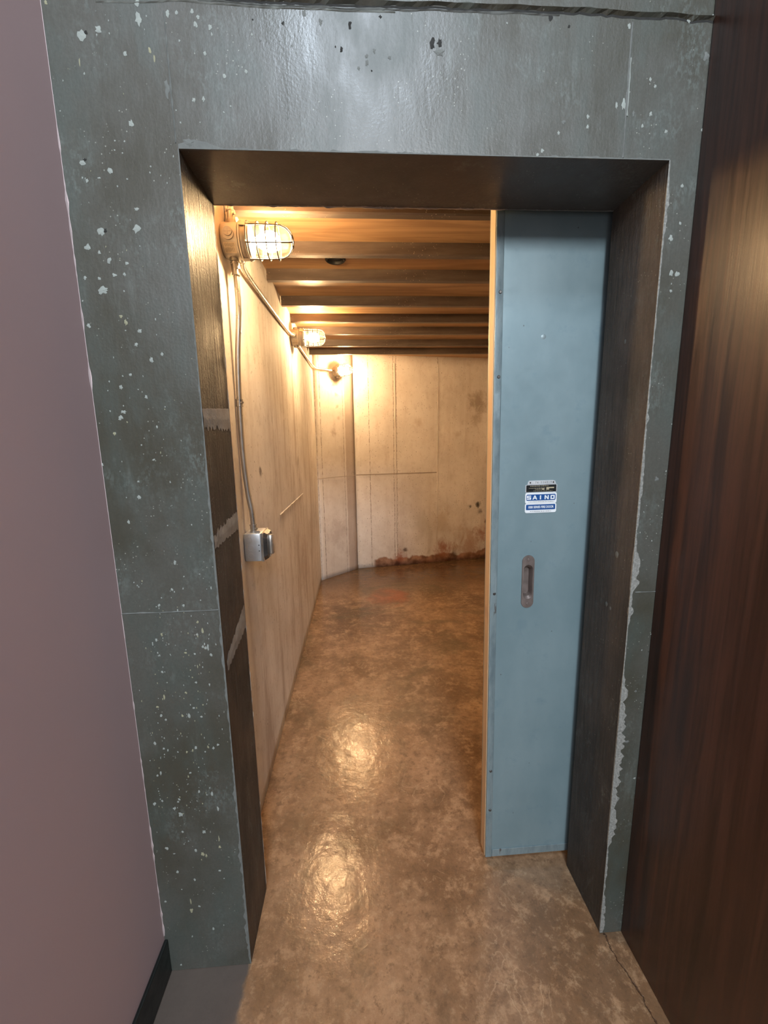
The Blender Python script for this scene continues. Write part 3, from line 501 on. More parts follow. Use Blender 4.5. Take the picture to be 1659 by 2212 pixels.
    for i in range(301):
        z = .02+(ZT-.02)*i/300; w = .0008+max(0, ragged(z, 60, .004)); b = .0005+max(0, ragged(z, 30, .003))
        cur = [bm.verts.new((XL+.0004, BY-w, z)), bm.verts.new((XL+b, BY-w*.3, z)), bm.verts.new((XL+b*.6, BY+.003, z))]
        if prev:
            for k in (0, 1): bm.faces.new((prev[k], prev[k+1], cur[k+1], cur[k])).material_index = 7
        prev = cur
    # mortar patches trowelled over the form ties of the left jamb
    def patch(ya, yb, za0, za1, zb0, zb1, rag_top, rag_bot):
        """quad band across the jamb: at y=ya spans za0..za1, at y=yb spans zb0..zb1"""
        n = 34; low = []; mid = []; top = []
        for i in range(n+1):
            f = i/n; y = ya+(yb-ya)*f
            lo = za0+(zb0-za0)*f+ragged(y, 90, rag_bot); hi = za1+(zb1-za1)*f+ragged(y+5, 90, rag_top)
            low.append(bm.verts.new((XL+.0004, y, lo))); top.append(bm.verts.new((XL+.0004, y, hi)))
            mid.append(bm.verts.new((XL+.0012+ragged(y, 40, .0004), y, (lo+hi)/2+ragged(y+9, 20, .003))))
        for i in range(n):
            bm.faces.new((low[i], low[i+1], mid[i+1], mid[i])).material_index = 8
            bm.faces.new((mid[i], mid[i+1], top[i+1], top[i])).material_index = 8
    patch(FY+.003, BY-.004, 1.588, 1.630, 1.583, 1.645, .002, .012)
    patch(FY+.003, BY-.004, 1.290, 1.325, 1.295, 1.352, .020, .006)
    patch(FY+.018, BY-.004, .950, .985, .985, 1.062, .012, .006)
    # tie hole in the jamb (right) and header
    for (x, y, z, r) in ((XR-.0004, 1.09, 1.22, .010), (XR-.0004, 1.13, 1.80, .006), (XR-.0004, 1.12, 1.06, .008), (XR-.0004, 1.10, 1.055, .006)):
        ring = [bm.verts.new((x, y+r*.8*math.cos(a)*(1+random.uniform(-.2, .2)), z+r*math.sin(a))) for a in [2*PI*i/9 for i in range(9)]]
        c = bm.verts.new((x-r*.15, y, z))
        for i in range(9): bm.faces.new((ring[i], ring[(i+1) % 9], c)).material_index = 6
    return bm
bmf = front_wall()
me_mats = [M_FRONT, M_REVEAL, M_SOFFIT, M_FLECK, M_FLECKY, M_FLECKD, M_FLECKG, None, M_MORTAR, M_CHIP]
me_mats[7] = simple('dull_plaster_arris', (.34, .27, .21), .85)
def link_noflip(name, bm, mats):
    me = bpy.data.meshes.new(name); bm.to_mesh(me); bm.free()
    for m in mats: me.materials.append(m)
    o = bpy.data.objects.new(name, me); COL.objects.link(o); return o
wf = link_noflip('wall_front', bmf, me_mats); wf['kind'] = 'structure'

# left and right walls of the outer room
bm = bmesh.new(); bm_box(bm, LWX-.12, LWX, -2.6, FY, 0, 3.3, 0)
prev = None
for i in range(261):       # pale unpainted sliver where mauve paint meets the concrete
    z = .13+2.9*i/260; w = .0008+max(0, ragged(z, 12, .004)+ragged(z, 50, .002))
    cur = [bm.verts.new((LWX+.0004, FY-w*1.4, z)), bm.verts.new((LWX+.001+w*.3, FY-.0006, z)), bm.verts.new((LWX+w, FY-.0005, z))]
    if prev:
        for k in (0, 1): bm.faces.new((prev[k], prev[k+1], cur[k+1], cur[k])).material_index = 1
    prev = cur
o = link_noflip('wall_left', bm, [M_LILAC, M_CAULK]); o['kind'] = 'structure'
bm = bmesh.new(); bm_box(bm, LWX, LWX+.010, -2.6, FY-.001, 0, .118, 0, .003)
struct('baseboard_left', bm, M_BLACK)
bm = bmesh.new(); bm_box(bm, RWX, RWX+.10, -2.6, FY-.002, 0, 3.3, 0)
struct('wall_right', bm, M_WOOD)

# floor: slightly uneven slab
def floor():
    bm = bmesh.new(); nx, ny = 60, 160; x0, x1, y0, y1 = -1.35, 2.0, -2.6, 5.4
    g = []
    for j in range(ny+1):
        row = []
        for i in range(nx+1):
            x = x0+(x1-x0)*i/nx; y = y0+(y1-y0)*j/ny
            row.append(bm.verts.new((x, y, mnoise.noise(Vector((x*1.7, y*1.7, 0)))*.0025-.001)))
        g.append(row)
    for j in range(ny):
        for i in range(nx): bm.faces.new((g[j][i], g[j][i+1], g[j+1][i+1], g[j+1][i]))
    # slab thickness
    lo = [bm.verts.new(p) for p in ((x0, y0, -.12), (x1, y0, -.12), (x1, y1, -.12), (x0, y1, -.12))]; bm.faces.new(lo[::-1])
    bm.faces.new([g[0][i] for i in range(nx+1)][::-1]+[lo[0], lo[1]])
    bm.faces.new([g[ny][i] for i in range(nx+1)]+[lo[2], lo[3]])
    bm.faces.new([g[j][0] for j in range(ny+1)]+[lo[3], lo[0]])
    bm.faces.new([g[j][nx] for j in range(ny+1)][::-1]+[lo[1], lo[2]])
    return bm
struct('floor', floor(), M_FLOOR, True)

# ------------------------------------------------------------------ inner room
TOPZ = 2.53
def wall_quad(name, p0, p1, z0, z1, mat, th=.12, u0=0.0, away=1, ribs=()):
    """vertical wall from p0 to p1 in plan, UV in metres; solid behind"""
    bm = bmesh.new(); uvl = bm.loops.layers.uv.new('UVMap')
    a, b = Vector((*p0, 0)), Vector((*p1, 0)); L = (b-a).length; d = (b-a)/L; nrm = Vector((-d.y, d.x, 0))*away
    nx, nz = max(2, int(L/.06)), 40; g = []
    for j in range(nz+1):
        row = []
        for i in range(nx+1):
            s = L*i/nx; z = z0+(z1-z0)*j/nz; p = a+d*s
            off = 0 if i in (0, nx) else mnoise.noise(Vector((s*1.3+p0[0], z*1.1, 2)))*.003
            row.append((bm.verts.new((p.x+nrm.x*off, p.y+nrm.y*off, z)), s+u0, z))
        g.append(row)
    for j in range(nz):
        for i in range(nx):
            q = (g[j][i], g[j][i+1], g[j+1][i+1], g[j+1][i]); f = bm.faces.new([k[0] for k in q]); f.smooth = True
            for lp, k in zip(f.loops, q): lp[uvl].uv = (k[1], k[2])
    c = [bm.verts.new((p.x+nrm.x*th, p.y+nrm.y*th, z)) for p in (a, b) for z in (z0, z1)]
    bm.faces.new((c[0], c[1], c[3], c[2]))
    bm.faces.new([g[j][0][0] for j in range(nz+1)]+[c[1], c[0]])
    bm.faces.new([g[j][nx][0] for j in range(nz+1)]+[c[3], c[2]])
    bm.faces.new([g[0][i][0] for i in range(nx+1)]+[c[2], c[0]])
    bm.faces.new([g[nz][i][0] for i in range(nx+1)]+[c[3], c[1]])
    for (kind, s0, s1, zz0, zz1, w, p) in ribs:      # thin ridges left by the shuttering boards
        A = a+d*s0-nrm*.0; B = a+d*s1
        n = 24; prev = None
        for i in range(n+1):
            f = i/n; P = A+(B-A)*f; z = zz0+(zz1-zz0)*f
            pr_ = p*(.7+abs(ragged(f*3+s0, 9, 1)))
            if kind == 'h': cur = [(P.x, P.y, z-w/2), (P.x-nrm.x*pr_, P.y-nrm.y*pr_, z), (P.x, P.y, z+w/2)]
            else: cur = [(P.x-d.x*w/2, P.y-d.y*w/2, z), (P.x-nrm.x*pr_, P.y-nrm.y*pr_, z), (P.x+d.x*w/2, P.y+d.y*w/2, z)]
            cur = [bm.verts.new((q[0]-nrm.x*.0032, q[1]-nrm.y*.0032, q[2])) if k != 1 else bm.verts.new(q) for k, q in enumerate(cur)]
            if prev:
                for k in (0, 1):
                    ff = bm.faces.new((prev[k], prev[k+1], cur[k+1], cur[k]))
                    for lp in ff.loops: lp[uvl].uv = (u0+s0+.3, lp.vert.co.z)
            prev = cur
    me = bpy.data.meshes.new(name); bmesh.ops.recalc_face_normals(bm, faces=bm.faces[:]); bm.to_mesh(me); bm.free(); me.materials.append(mat)
    o = bpy.data.objects.new(name, me); COL.objects.link(o); o['kind'] = 'structure'
    return o
C0, C1, C3 = (IWX, 4.50), (-.04, 4.90), (1.676, 5.173)
m1 = mat_interior('interior_concrete_left', lines=((1.08, .008, .5, 0, 1.15), (1.55, .010, .7, 0, 2.5), (1.95, .012, .75, .2, 2.5), (2.05, .008, .6, .2, 2.5), (2.45, .010, .6, .3, 2.5), (2.8, .010, .7, 0, 2.5), (3.05, .010, .7, 0, 2.5)), streaks=1.3,
    damp=((.71, 1.42, .03, (.12, .10, .09), .8), (1.9, 1.40, .06, (.22, .16, .12), .5), (2.0, .6, .3, (.40, .30, .25), .4)))
wall_quad('wall_inner_left', (IWX, BY), C0, 0, TOPZ, m1, ribs=(('h', 1.08, 2.05, 1.147, 1.144, .006, .008),), away=1)
m2 = mat_interior('interior_concrete_back_left', lines=((.078, .010, .85, 0, 2.5), (.40, .008, .8, 0, 2.5), (.012, .012, .6, 0, 2.5)), hlines=((1.147, .006, .5, 0, .57),), bands=((.43, .6, .55),), streaks=.6,
    damp=((.30, 2.2, .07, (.26, .17, .11), .7), (.31, 2.05, .035, (.26, .17, .11), .6), (.32, 1.92, .03, (.28, .19, .12), .5), (.33, 1.8, .025, (.30, .2, .13), .4), (.25, 1.65, .06, (.33, .24, .18), .5), (.25, .5, .2, (.40, .33, .30), .4)))
wall_quad('wall_back_left', C0, C1, 0, TOPZ, m2, ribs=(('h', 0, .57, 1.147, 1.147, .006, .007), ('v', .572, .573, .05, 2.42, .008, .006)))
m3 = mat_interior('interior_concrete_back', lines=((.174, .009, .85, 0, 2.5), (.467, .008, .85, .08, 2.5), (.503, .008, .85, .08, 2.5), (1.013, .009, .8, .12, 2.5), (1.73, .02, .6, .3, 1.0)), hlines=((1.147, .009, .7, 0, 1.013),), streaks=.6,
    stain=(.10, .2, 1.8), pits=.62, damp=((.78, 1.75, .07, (.40, .31, .23), .4), (.53, .10, .10, (.34, .10, .05), .8), (.60, .19, .035, (.08, .04, .03), .8), (.50, .03, .05, (.10, .04, .03), .9),
    (1.54, 1.98, .16, (.26, .19, .13), .7), (1.50, 1.80, .10, (.26, .19, .13), .5), (1.56, .72, .045, (.04, .035, .03), .95), (1.60, .63, .05, (.10, .08, .07), .7), (1.46, .70, .03, (.05, .045, .04), .9), (1.28, 1.60, .05, (.42, .32, .24), .4),
    (1.10, .20, .14, (.36, .14, .07), .85), (1.45, .22, .22, (.42, .24, .15), .7), (1.62, .35, .14, (.36, .17, .10), .75), (1.70, .50, .05, (.12, .05, .03), .8), (1.25, .06, .08, (.09, .05, .035), .8), (1.08, .55, .18, (.50, .40, .30), .5), (.80, .5, .22, (.55, .52, .46), .5)))
wall_quad('wall_back', C1, C3, 0, TOPZ, m3, ribs=(('h', .01, 1.0, 1.147, 1.147, .006, .006), ('v', .485, .485, .12, 2.42, .012, .005), ('v', 1.013, 1.013, .12, 2.42, .010, .006)))
m5 = mat_interior('interior_concrete_right')
wall_quad('wall_inner_right', C3, (1.676, BY), 0, TOPZ, m5)

bm = bmesh.new(); bm_box(bm, -.60, 1.80, BY, 4.2145, CZ, CZ+.118, 0)
bm_box(bm, -.60, 1.80, 4.215, 5.3, 2.505, 2.545, 0)
struct('ceiling', bm, M_PLY)

# joists: pressed steel channels under the plywood
JY = [(1.690, 2.372), (2.035, 2.372), (2.335, 2.372), (2.742, 2.37), (3.105, 2.37), (3.44, 2.37), (3.855, 2.37), (4.205, 2.37)]
JL = ['steel ceiling joist right behind the opening header', 'ceiling joist beside the black round hole in the plywood', 'speckled steel joist beyond the black ceiling hole',
      'brown joist halfway between the nearest caged lamp and the middle one', 'brown joist just in front of the middle caged lamp', 'brown joist just behind the middle caged lamp', 'second joist from the back wall', 'joist closest to the back wall, above the farthest lamp']
def joist_mesh():
    bm = bmesh.new(); h = CZ-2.372
    x0, x1 = IWX+.004, 1.668
    # C profile extruded along x (y, z rel. bottom)
    prof = [(0, h), (0, .006), (.004, 0), (.034, 0), (.034, .004), (.009, .004), (.005, .009), (.005, h)]
    n = 60; prev = None
    for i in range(n+1):
        x = x0+(x1-x0)*i/n; dz = ragged(x, 14, .0007)
        cur = [bm.verts.new((x, y, z+(dz if z < h/2 else 0))) for y, z in prof]
        if prev:
            for k in range(len(prof)): bm.faces.new((prev[k], prev[(k+1) % len(prof)], cur[(k+1) % len(prof)], cur[k]))
        else: bm.faces.new(cur)
        prev = cur
    bm.faces.new(prev)
    return bm
j0 = None
for i, (y, z) in enumerate(JY):
    if j0 is None: j0 = link('ceiling_joist', joist_mesh(), M_JOIST); o = j0
    else: o = j0.copy(); COL.objects.link(o)
    o.location = (0, y, 2.372)
    tag(o, JL[i], 'joist', 'joists under the plywood ceiling')

# black cable hole cap hanging under the plywood
bm = bmesh.new()
prof = [(0, .0), (.0, .050), (-.010, .050), (-.016, .045), (-.014, .040), (-.004, .036), (-.004, 0)]
bm_lathe(bm, prof, 36)
for v in bm.verts: x, y, z = v.co; v.co = (y, z, x)
o = link('duct_collar', bm, M_DUCT, None, True); o.location = (-.088, 2.20, CZ); tag(o, 'black round hole collar in the plywood ceiling, right of the nearest lamp', 'vent')

# ------------------------------------------------------------------ sliding fire door
door = empty('door_1', (.43, 1.262, .03)); tag(door, 'blue-grey steel sliding fire door, half open behind the right jamb', None, kind='structure')
door.rotation_euler = (0, math.radians(-.62), 0)
DW, DH, DT = .95, 2.33, .052
HX, HZ = .122, 1.055            # handle centre, from door origin
def door_slab():
    bm = bmesh.new()
    out = [(0, 0), (DW, 0), (DW, DH), (0, DH)]
    hole = [(HX+x, HZ+z) for x, z in rrect(.030, .112, .0149, 8)]
    vo_ = [bm.verts.new((x, 0, z)) for x, z in out]; vh = [bm.verts.new((x, 0, z)) for x, z in hole]
    es = [bm.edges.new((vo_[i], vo_[(i+1) % 4])) for i in range(4)]+[bm.edges.new((vh[i], vh[(i+1) % len(vh)])) for i in range(len(vh))]
    bmesh.ops.triangle_fill(bm, use_beauty=True, use_dissolve=False, edges=es)
    vb = [bm.verts.new((x, DT, z)) for x, z in out]
    for i in range(4): bm.faces.new((vo_[i], vo_[(i+1) % 4], vb[(i+1) % 4], vb[i]))
    bm.faces.new(vb[::-1])
    return bm
link('door_slab', door_slab(), M_DOOR, door)
bm = bmesh.new()                 # folded edge strip with dents
n = 120; prev = None
for i in range(n+1):
    z = DH*i/n; w = .0205; d = ragged(z, 4, .0006)
    cur = [bm.verts.new(p) for p in ((-.0025, .004, z), (-.0028+abs(d), -.0026, z), (w-.003, -.0026+d, z), (w, -.0006, z))]
    if prev:
        for k in range(3): bm.faces.new((prev[k], prev[k+1], cur[k+1], cur[k]))
    prev = cur
link('edge_flange', bm, M_FLANGE, door, True)
bm = bmesh.new(); bm_box(bm, .0215, DW, -.0028, 0, 0, .030, 0, .001)
link('bottom_flange', bm, M_FLANGE, door)
bm = bmesh.new(); bm_box(bm, -.0045, 0, .0045, DT-.004, 0.0, DH, 0, .0012)
o = link('leading_edge', bm, M_EDGE, door); o['label'] = 'bare tan leading edge of the door'
bm = bmesh.new(); bm_box(bm, -.004, .0, DT-.004, DT+.0015, 0, DH, 0)
link('back_sheet_fold', bm, M_FLANGE, door)
for z in (1.965-.03, 1.70, .42+.6, .36, .15+.05):
    bm = bmesh.new(); bm_lathe(bm, [(-.0022, 0), (-.0022, .0035), (-.0012, .0048), (0, .005)], 16)
    for v in bm.verts: x, y, zz = v.co; v.co = (y, x, zz)
    s = link('screw', bm, M_DARKSTEEL, door, True); s.location = (.011, -.0026, z)
# recessed pull
bm = bmesh.new()
o1 = rrect(.040, .178, .0199, 10); h1 = rrect(.030, .112, .0149, 10)
def loft(bm, loops, cx, cz):
    prev = None
    for (ol, y) in loops:
        cur = [bm.verts.new((cx+x, y, cz+z)) for x, z in ol]
        if prev:
            for i in range(len(cur)): bm.faces.new((prev[i], prev[(i+1) % len(cur)], cur[(i+1) % len(cur)], cur[i]))
        prev = cur
    return prev
last = loft(bm, [(rrect(.0415, .1795, .0207, 10), 0.0), (o1, -.0025), (rrect(.030, .116, .0149, 10), -.003), (rrect(.024, .100, .0119, 10), .004), (rrect(.021, .094, .0104, 10), .020)], HX, HZ)
bm.faces.new(last)
pull = link('recessed_pull', bm, M_KNOB, door, True); pull['label'] = 'brown oval flush pull with recessed cup'
for dz in (-.075, .075):
    bm = bmesh.new(); bm_lathe(bm, [(-.0012, 0), (-.001, .0035), (0, .0045)], 14)
    for v in bm.verts: x, y, zz = v.co; v.co = (y, x, zz)
    s = link('screw', bm, M_KNOB, pull, True); s.location = (HX, -.003, HZ+dz)
# plates: measured from the door origin
PX = .155
def text(body, size, cx, cz, y, mat, parent, sx=1.0, off=0.0, rot=0.0, spacing=1.0):
    c = bpy.data.curves.new('lettering', 'FONT'); c.body = body; c.size = size; c.align_x = 'CENTER'; c.align_y = 'CENTER'
    c.extrude = .0003; c.offset = off; c.space_character = spacing; c.materials.append(mat)
    tmp = bpy.data.objects.new('lettering', c); COL.objects.link(tmp)
    dg = bpy.context.evaluated_depsgraph_get(); me = bpy.data.meshes.new_from_object(tmp.evaluated_get(dg))
    bpy.data.objects.remove(tmp); 
    o = bpy.data.objects.new('lettering', me); COL.objects.link(o); o.parent = parent
    o.location = (cx, y, cz); o.rotation_euler = (PI/2, rot, 0); o.scale = (sx, 1, 1)
    return o
bm = bmesh.new()
pw, ph = .1015, .0450
bm_plate(bm, rrect(pw, .0350, .006), PX, 1.3305, -.0015, .0015, 0); bm_plate(bm, rrect(pw-.007, .0195, .004), PX, 1.3325, -.0019, .0006, 1)
brand = link('maker_plate', bm, [M_WHITE, M_BLUE], door); brand['label'] = 'white-bordered blue enamel plate with bold white capital letters'
def blocky(parent, cx, cz, y, mat):
    """SAINO in wide bold block strokes"""
    bm = bmesh.new(); w, h, t, gap = .0135, .0130, .0037, .0055
    xs = [cx+(-2+k)*(w+gap)+(0 if k < 2 else (-.001 if k == 2 else 0)) for k in range(5)]
    cnt = [0]
    def bar(x0, x1, z0, z1): cnt[0] += 1; bm_box(bm, x0, x1, y-.0005-cnt[0]*3e-5, y, z0, z1)
    L, R_, B, T = -w/2, w/2, cz-h/2, cz+h/2
    x = xs[0]; m = (B+T)/2; tt = t*.82
    bar(x+L, x+R_, B, B+tt); bar(x+L, x+R_, m-tt/2, m+tt/2); bar(x+L, x+R_, T-tt, T); bar(x+L, x+L+t, m, T-tt*.3); bar(x+R_-t, x+R_, B+tt*.3, m)
    def slant(xa, xb, z0, z1, tw):
        cnt[0] += 1; a = [(xa, z0), (xa+tw, z0), (xb+tw, z1), (xb, z1)]
        v = [bm.verts.new((p[0], y-.0005-cnt[0]*3e-5, p[1])) for p in a]; w2 = [bm.verts.new((p[0], y, p[1])) for p in a]
        bm.faces.new(v); bm.faces.new(w2[::-1])
        for i in range(4): bm.faces.new((v[i], w2[i], w2[(i+1) % 4], v[(i+1) % 4]))
    x = xs[1]; slant(x+L-.001, x-t/2, B, T, t); slant(x+R_+.001-t, x-t/2, B, T, t); bar(x-.004, x+.004, B+.0028, B+.0055)
    x = xs[2]; bar(x-t/2, x+t/2, B, T)
    x = xs[3]; bar(x+L, x+L+t, B, T); bar(x+R_-t, x+R_, B, T); slant(x+R_-t, x+L, B, T, t)
    x = xs[4]; bar(x+L, x+R_, B, B+t*.9); bar(x+L, x+R_, T-t*.9, T); bar(x+L, x+L+t, B, T); bar(x+R_-t, x+R_, B, T)
    return link('lettering', bm, mat, parent)
blocky(brand, PX-.001, 1.3325, -.0019, M_WHITE)
bm = bmesh.new(); random.seed(21)
def microprint(bm, x0, x1, zc, h, y, lens=(.002, .006)):
    x = x0
    while x < x1:
        L = random.uniform(*lens); bm_box(bm, x, min(x+L, x1), y-.0002, y, zc-h/2, zc+h/2); x += L+random.uniform(.0008, .0022)
microprint(bm, PX-.040, PX+.042, 1.3187, .0011, -.0016)
link('small_print', bm, M_INK, brand)
bm = bmesh.new()
bm_plate(bm, rrect(pw, .0300, .006), PX, 1.2985, -.0015, .0015, 0); bm_plate(bm, rrect(pw-.007, .0170, .0025), PX, 1.3015, -.0019, .0006, 1)
ser = link('series_plate', bm, [M_WHITE, M_BLUE], door); ser['label'] = 'blue plate reading 1000 SERIES FIRE DOOR'
text('1000 SERIES FIRE DOOR', .0105, PX, 1.3015, -.0021, M_WHITE, ser, .76, .00022)
bm = bmesh.new(); microprint(bm, PX-.034, PX+.034, 1.2880, .0013, -.0016)
link('small_print', bm, M_INK, ser)
bm = bmesh.new()
bm_plate(bm, rrect(pw, .0240, .002), PX, 1.3610, -.0012, .0012, 0); bm_plate(bm, rrect(pw-.005, .0215, .0012), PX, 1.3610, -.0016, .0006, 1)
cert = link('rating_plate', bm, [M_SILVER, M_BLK], door); cert['label'] = 'black metal rating plate with gold print'
bm = bmesh.new(); microprint(bm, PX-.036, PX-.004, 1.3685, .0015, -.0017); microprint(bm, PX-.001, PX+.024, 1.3685, .0015, -.0017); microprint(bm, PX-.040, PX+.012, 1.3622, .0011, -.0017); microprint(bm, PX-.020, PX+.004, 1.3585, .0011, -.0017); microprint(bm, PX-.025, PX+.036, 1.3535, .0008, -.0017)
bm_box(bm, PX+.016, PX+.041, -.0019, -.0016, 1.3605, 1.3645); bm_box(bm, PX+.002, PX+.010, -.0019, -.0016, 1.3565, 1.3605); bm_box(bm, PX+.016, PX+.025, -.0019, -.0016, 1.3565, 1.3600)
link('small_print', bm, M_GOLD, cert)
bm = bmesh.new(); bm_plate(bm, [(-.045, -.006), (.047, -.006), (.044, .004), (.037, .0065), (-.040, .0065), (-.043, .002)], PX, 1.3795, -.0018, .0018)
stmp = link('number_plate', bm, M_SILVER, door); stmp['label'] = 'silver strip stamped with a worn number'
text('7 6 - 2 2 6 0 1 9', .0085, PX+.006, 1.3797, -.0019, M_FLECKG, stmp, .95, 0)
for dx in (-.036, .038):
    bm = bmesh.new(); bm_lathe(bm, [(-.0012, 0), (-.001, .0018), (0, .0026)], 12)
    for v in bm.verts: x, y, zz = v.co; v.co = (y, x, zz)
    s = link('rivet', bm, M_DARKSTEEL, stmp, True); s.location = (PX+dx, -.0018, 1.3795)
# dent with a dark centre high on the slab
bm = bmesh.new(); bm_lathe(bm, [(-.0009, 0), (-.0009, .004), (0, .0075)], 16)
for v in bm.verts: x, y, zz = v.co; v.co = (y, x, zz)
s = link('bolt_cap', bm, M_FLANGE, door, True); s.location = (.145, 0, 1.812)

# ------------------------------------------------------------------ caged lamps
def make_lamp():
    r = empty('caged_wall_lamp')
    bm = bmesh.new()        # round cast box
    bm_lathe(bm, [(0, .053), (.004, .056), (.058, .056), (.060, .053), (.060, 0)], 40)
    for sgn in (-1, 1):     # conduit hubs
        bm_tube(bm, [(.030, 0, sgn*.045), (.030, 0, sgn*.066)], .0155, 20); bm_tube(bm, [(.030, sgn*.045, 0), (.030, sgn*.060, 0)], .019, 20)
    bx = link('junction_box', bm, M_CAST, r, True)
    bm = bmesh.new(); bm_tube(bm, [(.030, -.060, .006), (.030, -.0635, .006)], .0145, 24)
    bm_box(bm, .0185, .0415, -.0645, -.0634, .0048, .0072); bm_box(bm, .0288, .0312, -.0645, -.0634, -.0045, .0165)
    link('closure_plug', bm, M_CAST, bx, True)
    bm = bmesh.new()
    for k in range(9):      # curved paper label wrapped on the lower front of the box
        pass
    a0, a1 = math.radians(205), math.radians(240); prev = None
    for k in range(9):
        a = a0+(a1-a0)*k/8; cur = [bm.verts.new((x, .0572*math.cos(a), .0572*math.sin(a))) for x in (.010, .050)]
        if prev: bm.faces.new((prev[0], prev[1], cur[1], cur[0])).material_index = 0
        prev = cur
    for q in range(12):
        x = .014+.0028*q
        for (b0, b1) in ((208, 219), (221, 236)):
            aa, bb = math.radians(b0+random.uniform(-1, 2)), math.radians(b1+random.uniform(-3, 1)); p0 = None
            for k in range(5):
                a = aa+(bb-aa)*k/4; cur = [bm.verts.new((xx, .0576*math.cos(a), .0576*math.sin(a))) for xx in (x, x+.0007)]
                if p0: bm.faces.new((p0[0], p0[1], cur[1], cur[0])).material_index = 1
                p0 = cur
    link('paper_label', bm, [M_LABEL, M_INK], bx)
    bm = bmesh.new()        # threaded collar carrying globe and guard
    bm_lathe(bm, [(.060, .055), (.062, .0615), (.067, .0625), (.070, .059), (.080, .058), (.083, .056), (.084, .0605), (.088, .061), (.090, .056), (.096, .055), (.096, .046), (.060, .045)], 44)
    col_ = link('collar', bm, M_CAST, r, True)
    for a in (25, 145, 265):
        bm = bmesh.new(); ar = math.radians(a); c = Vector((0, math.cos(ar), math.sin(ar))); tn = Vector((0, -math.sin(ar), math.cos(ar)))
        v = []
        for (x, hw, rr) in ((.066, .009, .063), (.090, .009, .0615), (.104, .004, .0600), (.118, .002, .0590)):
            v.append([bm.verts.new(Vector((x, 0, 0))+c*rr+tn*hw*s) for s in (-1, 1)]+[bm.verts.new(Vector((x, 0, 0))+c*(rr-.002)+tn*hw*s) for s in (-1, 1)])
        for a_, b_ in zip(v, v[1:]):
            bm.faces.new((a_[0], a_[1], b_[1], b_[0])); bm.faces.new((a_[2], a_[3], b_[3], b_[2])); bm.faces.new((a_[0], a_[2], b_[2], b_[0])); bm.faces.new((a_[1], a_[3], b_[3], b_[1]))
        bm.faces.new((v[0][0], v[0][1], v[0][3], v[0][2])); bm.faces.new((v[-1][0], v[-1][1], v[-1][3], v[-1][2]))
        link('guard_lug', bm, M_CAST, col_)
    for a in (80, 200, 320):
        ar = math.radians(a); bm = bmesh.new(); bm_tube(bm, [(.086, .056*math.cos(ar), .056*math.sin(ar)), (.086, .067*math.cos(ar), .067*math.sin(ar))], .0028, 10)
        link('set_screw', bm, M_CAST, col_)
    bm = bmesh.new()        # ribbed glass globe (outer and inner wall)
    out = [(.090, .047), (.100, .0495)]; 
    for k in range(9): out.append((.104+.012*k, .0495+(.0007 if k % 2 else 0)))
    for k in range(1, 10): a = PI/2*k/9; out.append((.200+.038*math.sin(a), .0495*math.cos(a)))
    bm_lathe_open(bm, out, 48)
    link('glass_globe', bm, M_GLASS, r, True)
    bm = bmesh.new()        # lamp bulb
    pf = [(.085, .013), (.108, .0135), (.118, .017), (.132, .026), (.150, .0325), (.168, .0325), (.184, .026), (.194, .014), (.197, 0)]
    bm_lathe(bm, pf, 32)
    b = link('bulb', bm, M_BULB, r, True)
    bm = bmesh.new(); bm_lathe(bm, [(.070, .019), (.092, .019), (.094, .016), (.094, 0)], 24)
    link('lamp_holder', bm, M_WHITE, r, True)
    bm = bmesh.new()        # wire guard
    for x, rr in ((.088, .0600), (.122, .0590), (.155, .0585), (.188, .0575)): bm_torus(bm, (x, 0, 0), (1, 0, 0), rr, .0022, 48, 8)
    bm_torus(bm, (.2385, 0, 0), (1, 0, 0), .0200, .0022, 28, 8)
    for k in range(6):
        a = math.radians(25+60*k); pts = []
        for (x, rr) in ((.088, .0600), (.122, .0590), (.155, .0585), (.188, .0575), (.205, .0555), (.220, .0480), (.231, .0360), (.2385, .0200)): pts.append((x, rr*math.cos(a), rr*math.sin(a)))
        if k % 2 == 0: pts += [(.2425, 0, 0)]
        bm_tube(bm, pts, .0022, 8)
    link('wire_guard', bm, M_WIRE, r, True)
    return r
def bm_lathe_open(bm, prof, seg):
    rings = []
    for x, r in prof:
        if r < 1e-5: rings.append([bm.verts.new((x, 0, 0))])
        else: rings.append([bm.verts.new((x, r*math.cos(2*PI*k/seg), r*math.sin(2*PI*k/seg))) for k in range(seg)])
    for a, b in zip(rings, rings[1:]):
        for k in range(seg):
            k2 = (k+1) % seg
            bm.faces.new((a[k], a[k2], b[0])) if len(b) == 1 else bm.faces.new((a[k], a[k2], b[k2], b[k]))
def copy_tree(o, parent=None):
    c = o.copy(); COL.objects.link(c); c.parent = parent
    for ch in list(o.children): copy_tree(ch, c)
    return c
L1 = make_lamp(); L2 = copy_tree(L1); L3 = copy_tree(L1)
L1.location = (IWX+.001, 1.625, 2.247); L2.location = (IWX+.001, 3.12, 2.272); L3.location = (-.228, 4.715, 2.29)
L3.rotation_euler = (0, 0, math.radians(-44))
G = 'caged lamps along the inner room'
tag(L1, 'large lit caged bulkhead lamp on the left wall, nearest the doorway, with paper label', 'lamp', G)
tag(L2, 'lit caged lamp on the left wall, middle of the three, between two conduits', 'lamp', G)
tag(L3, 'smallest lit caged lamp, on the angled back wall in the corner', 'lamp', G)

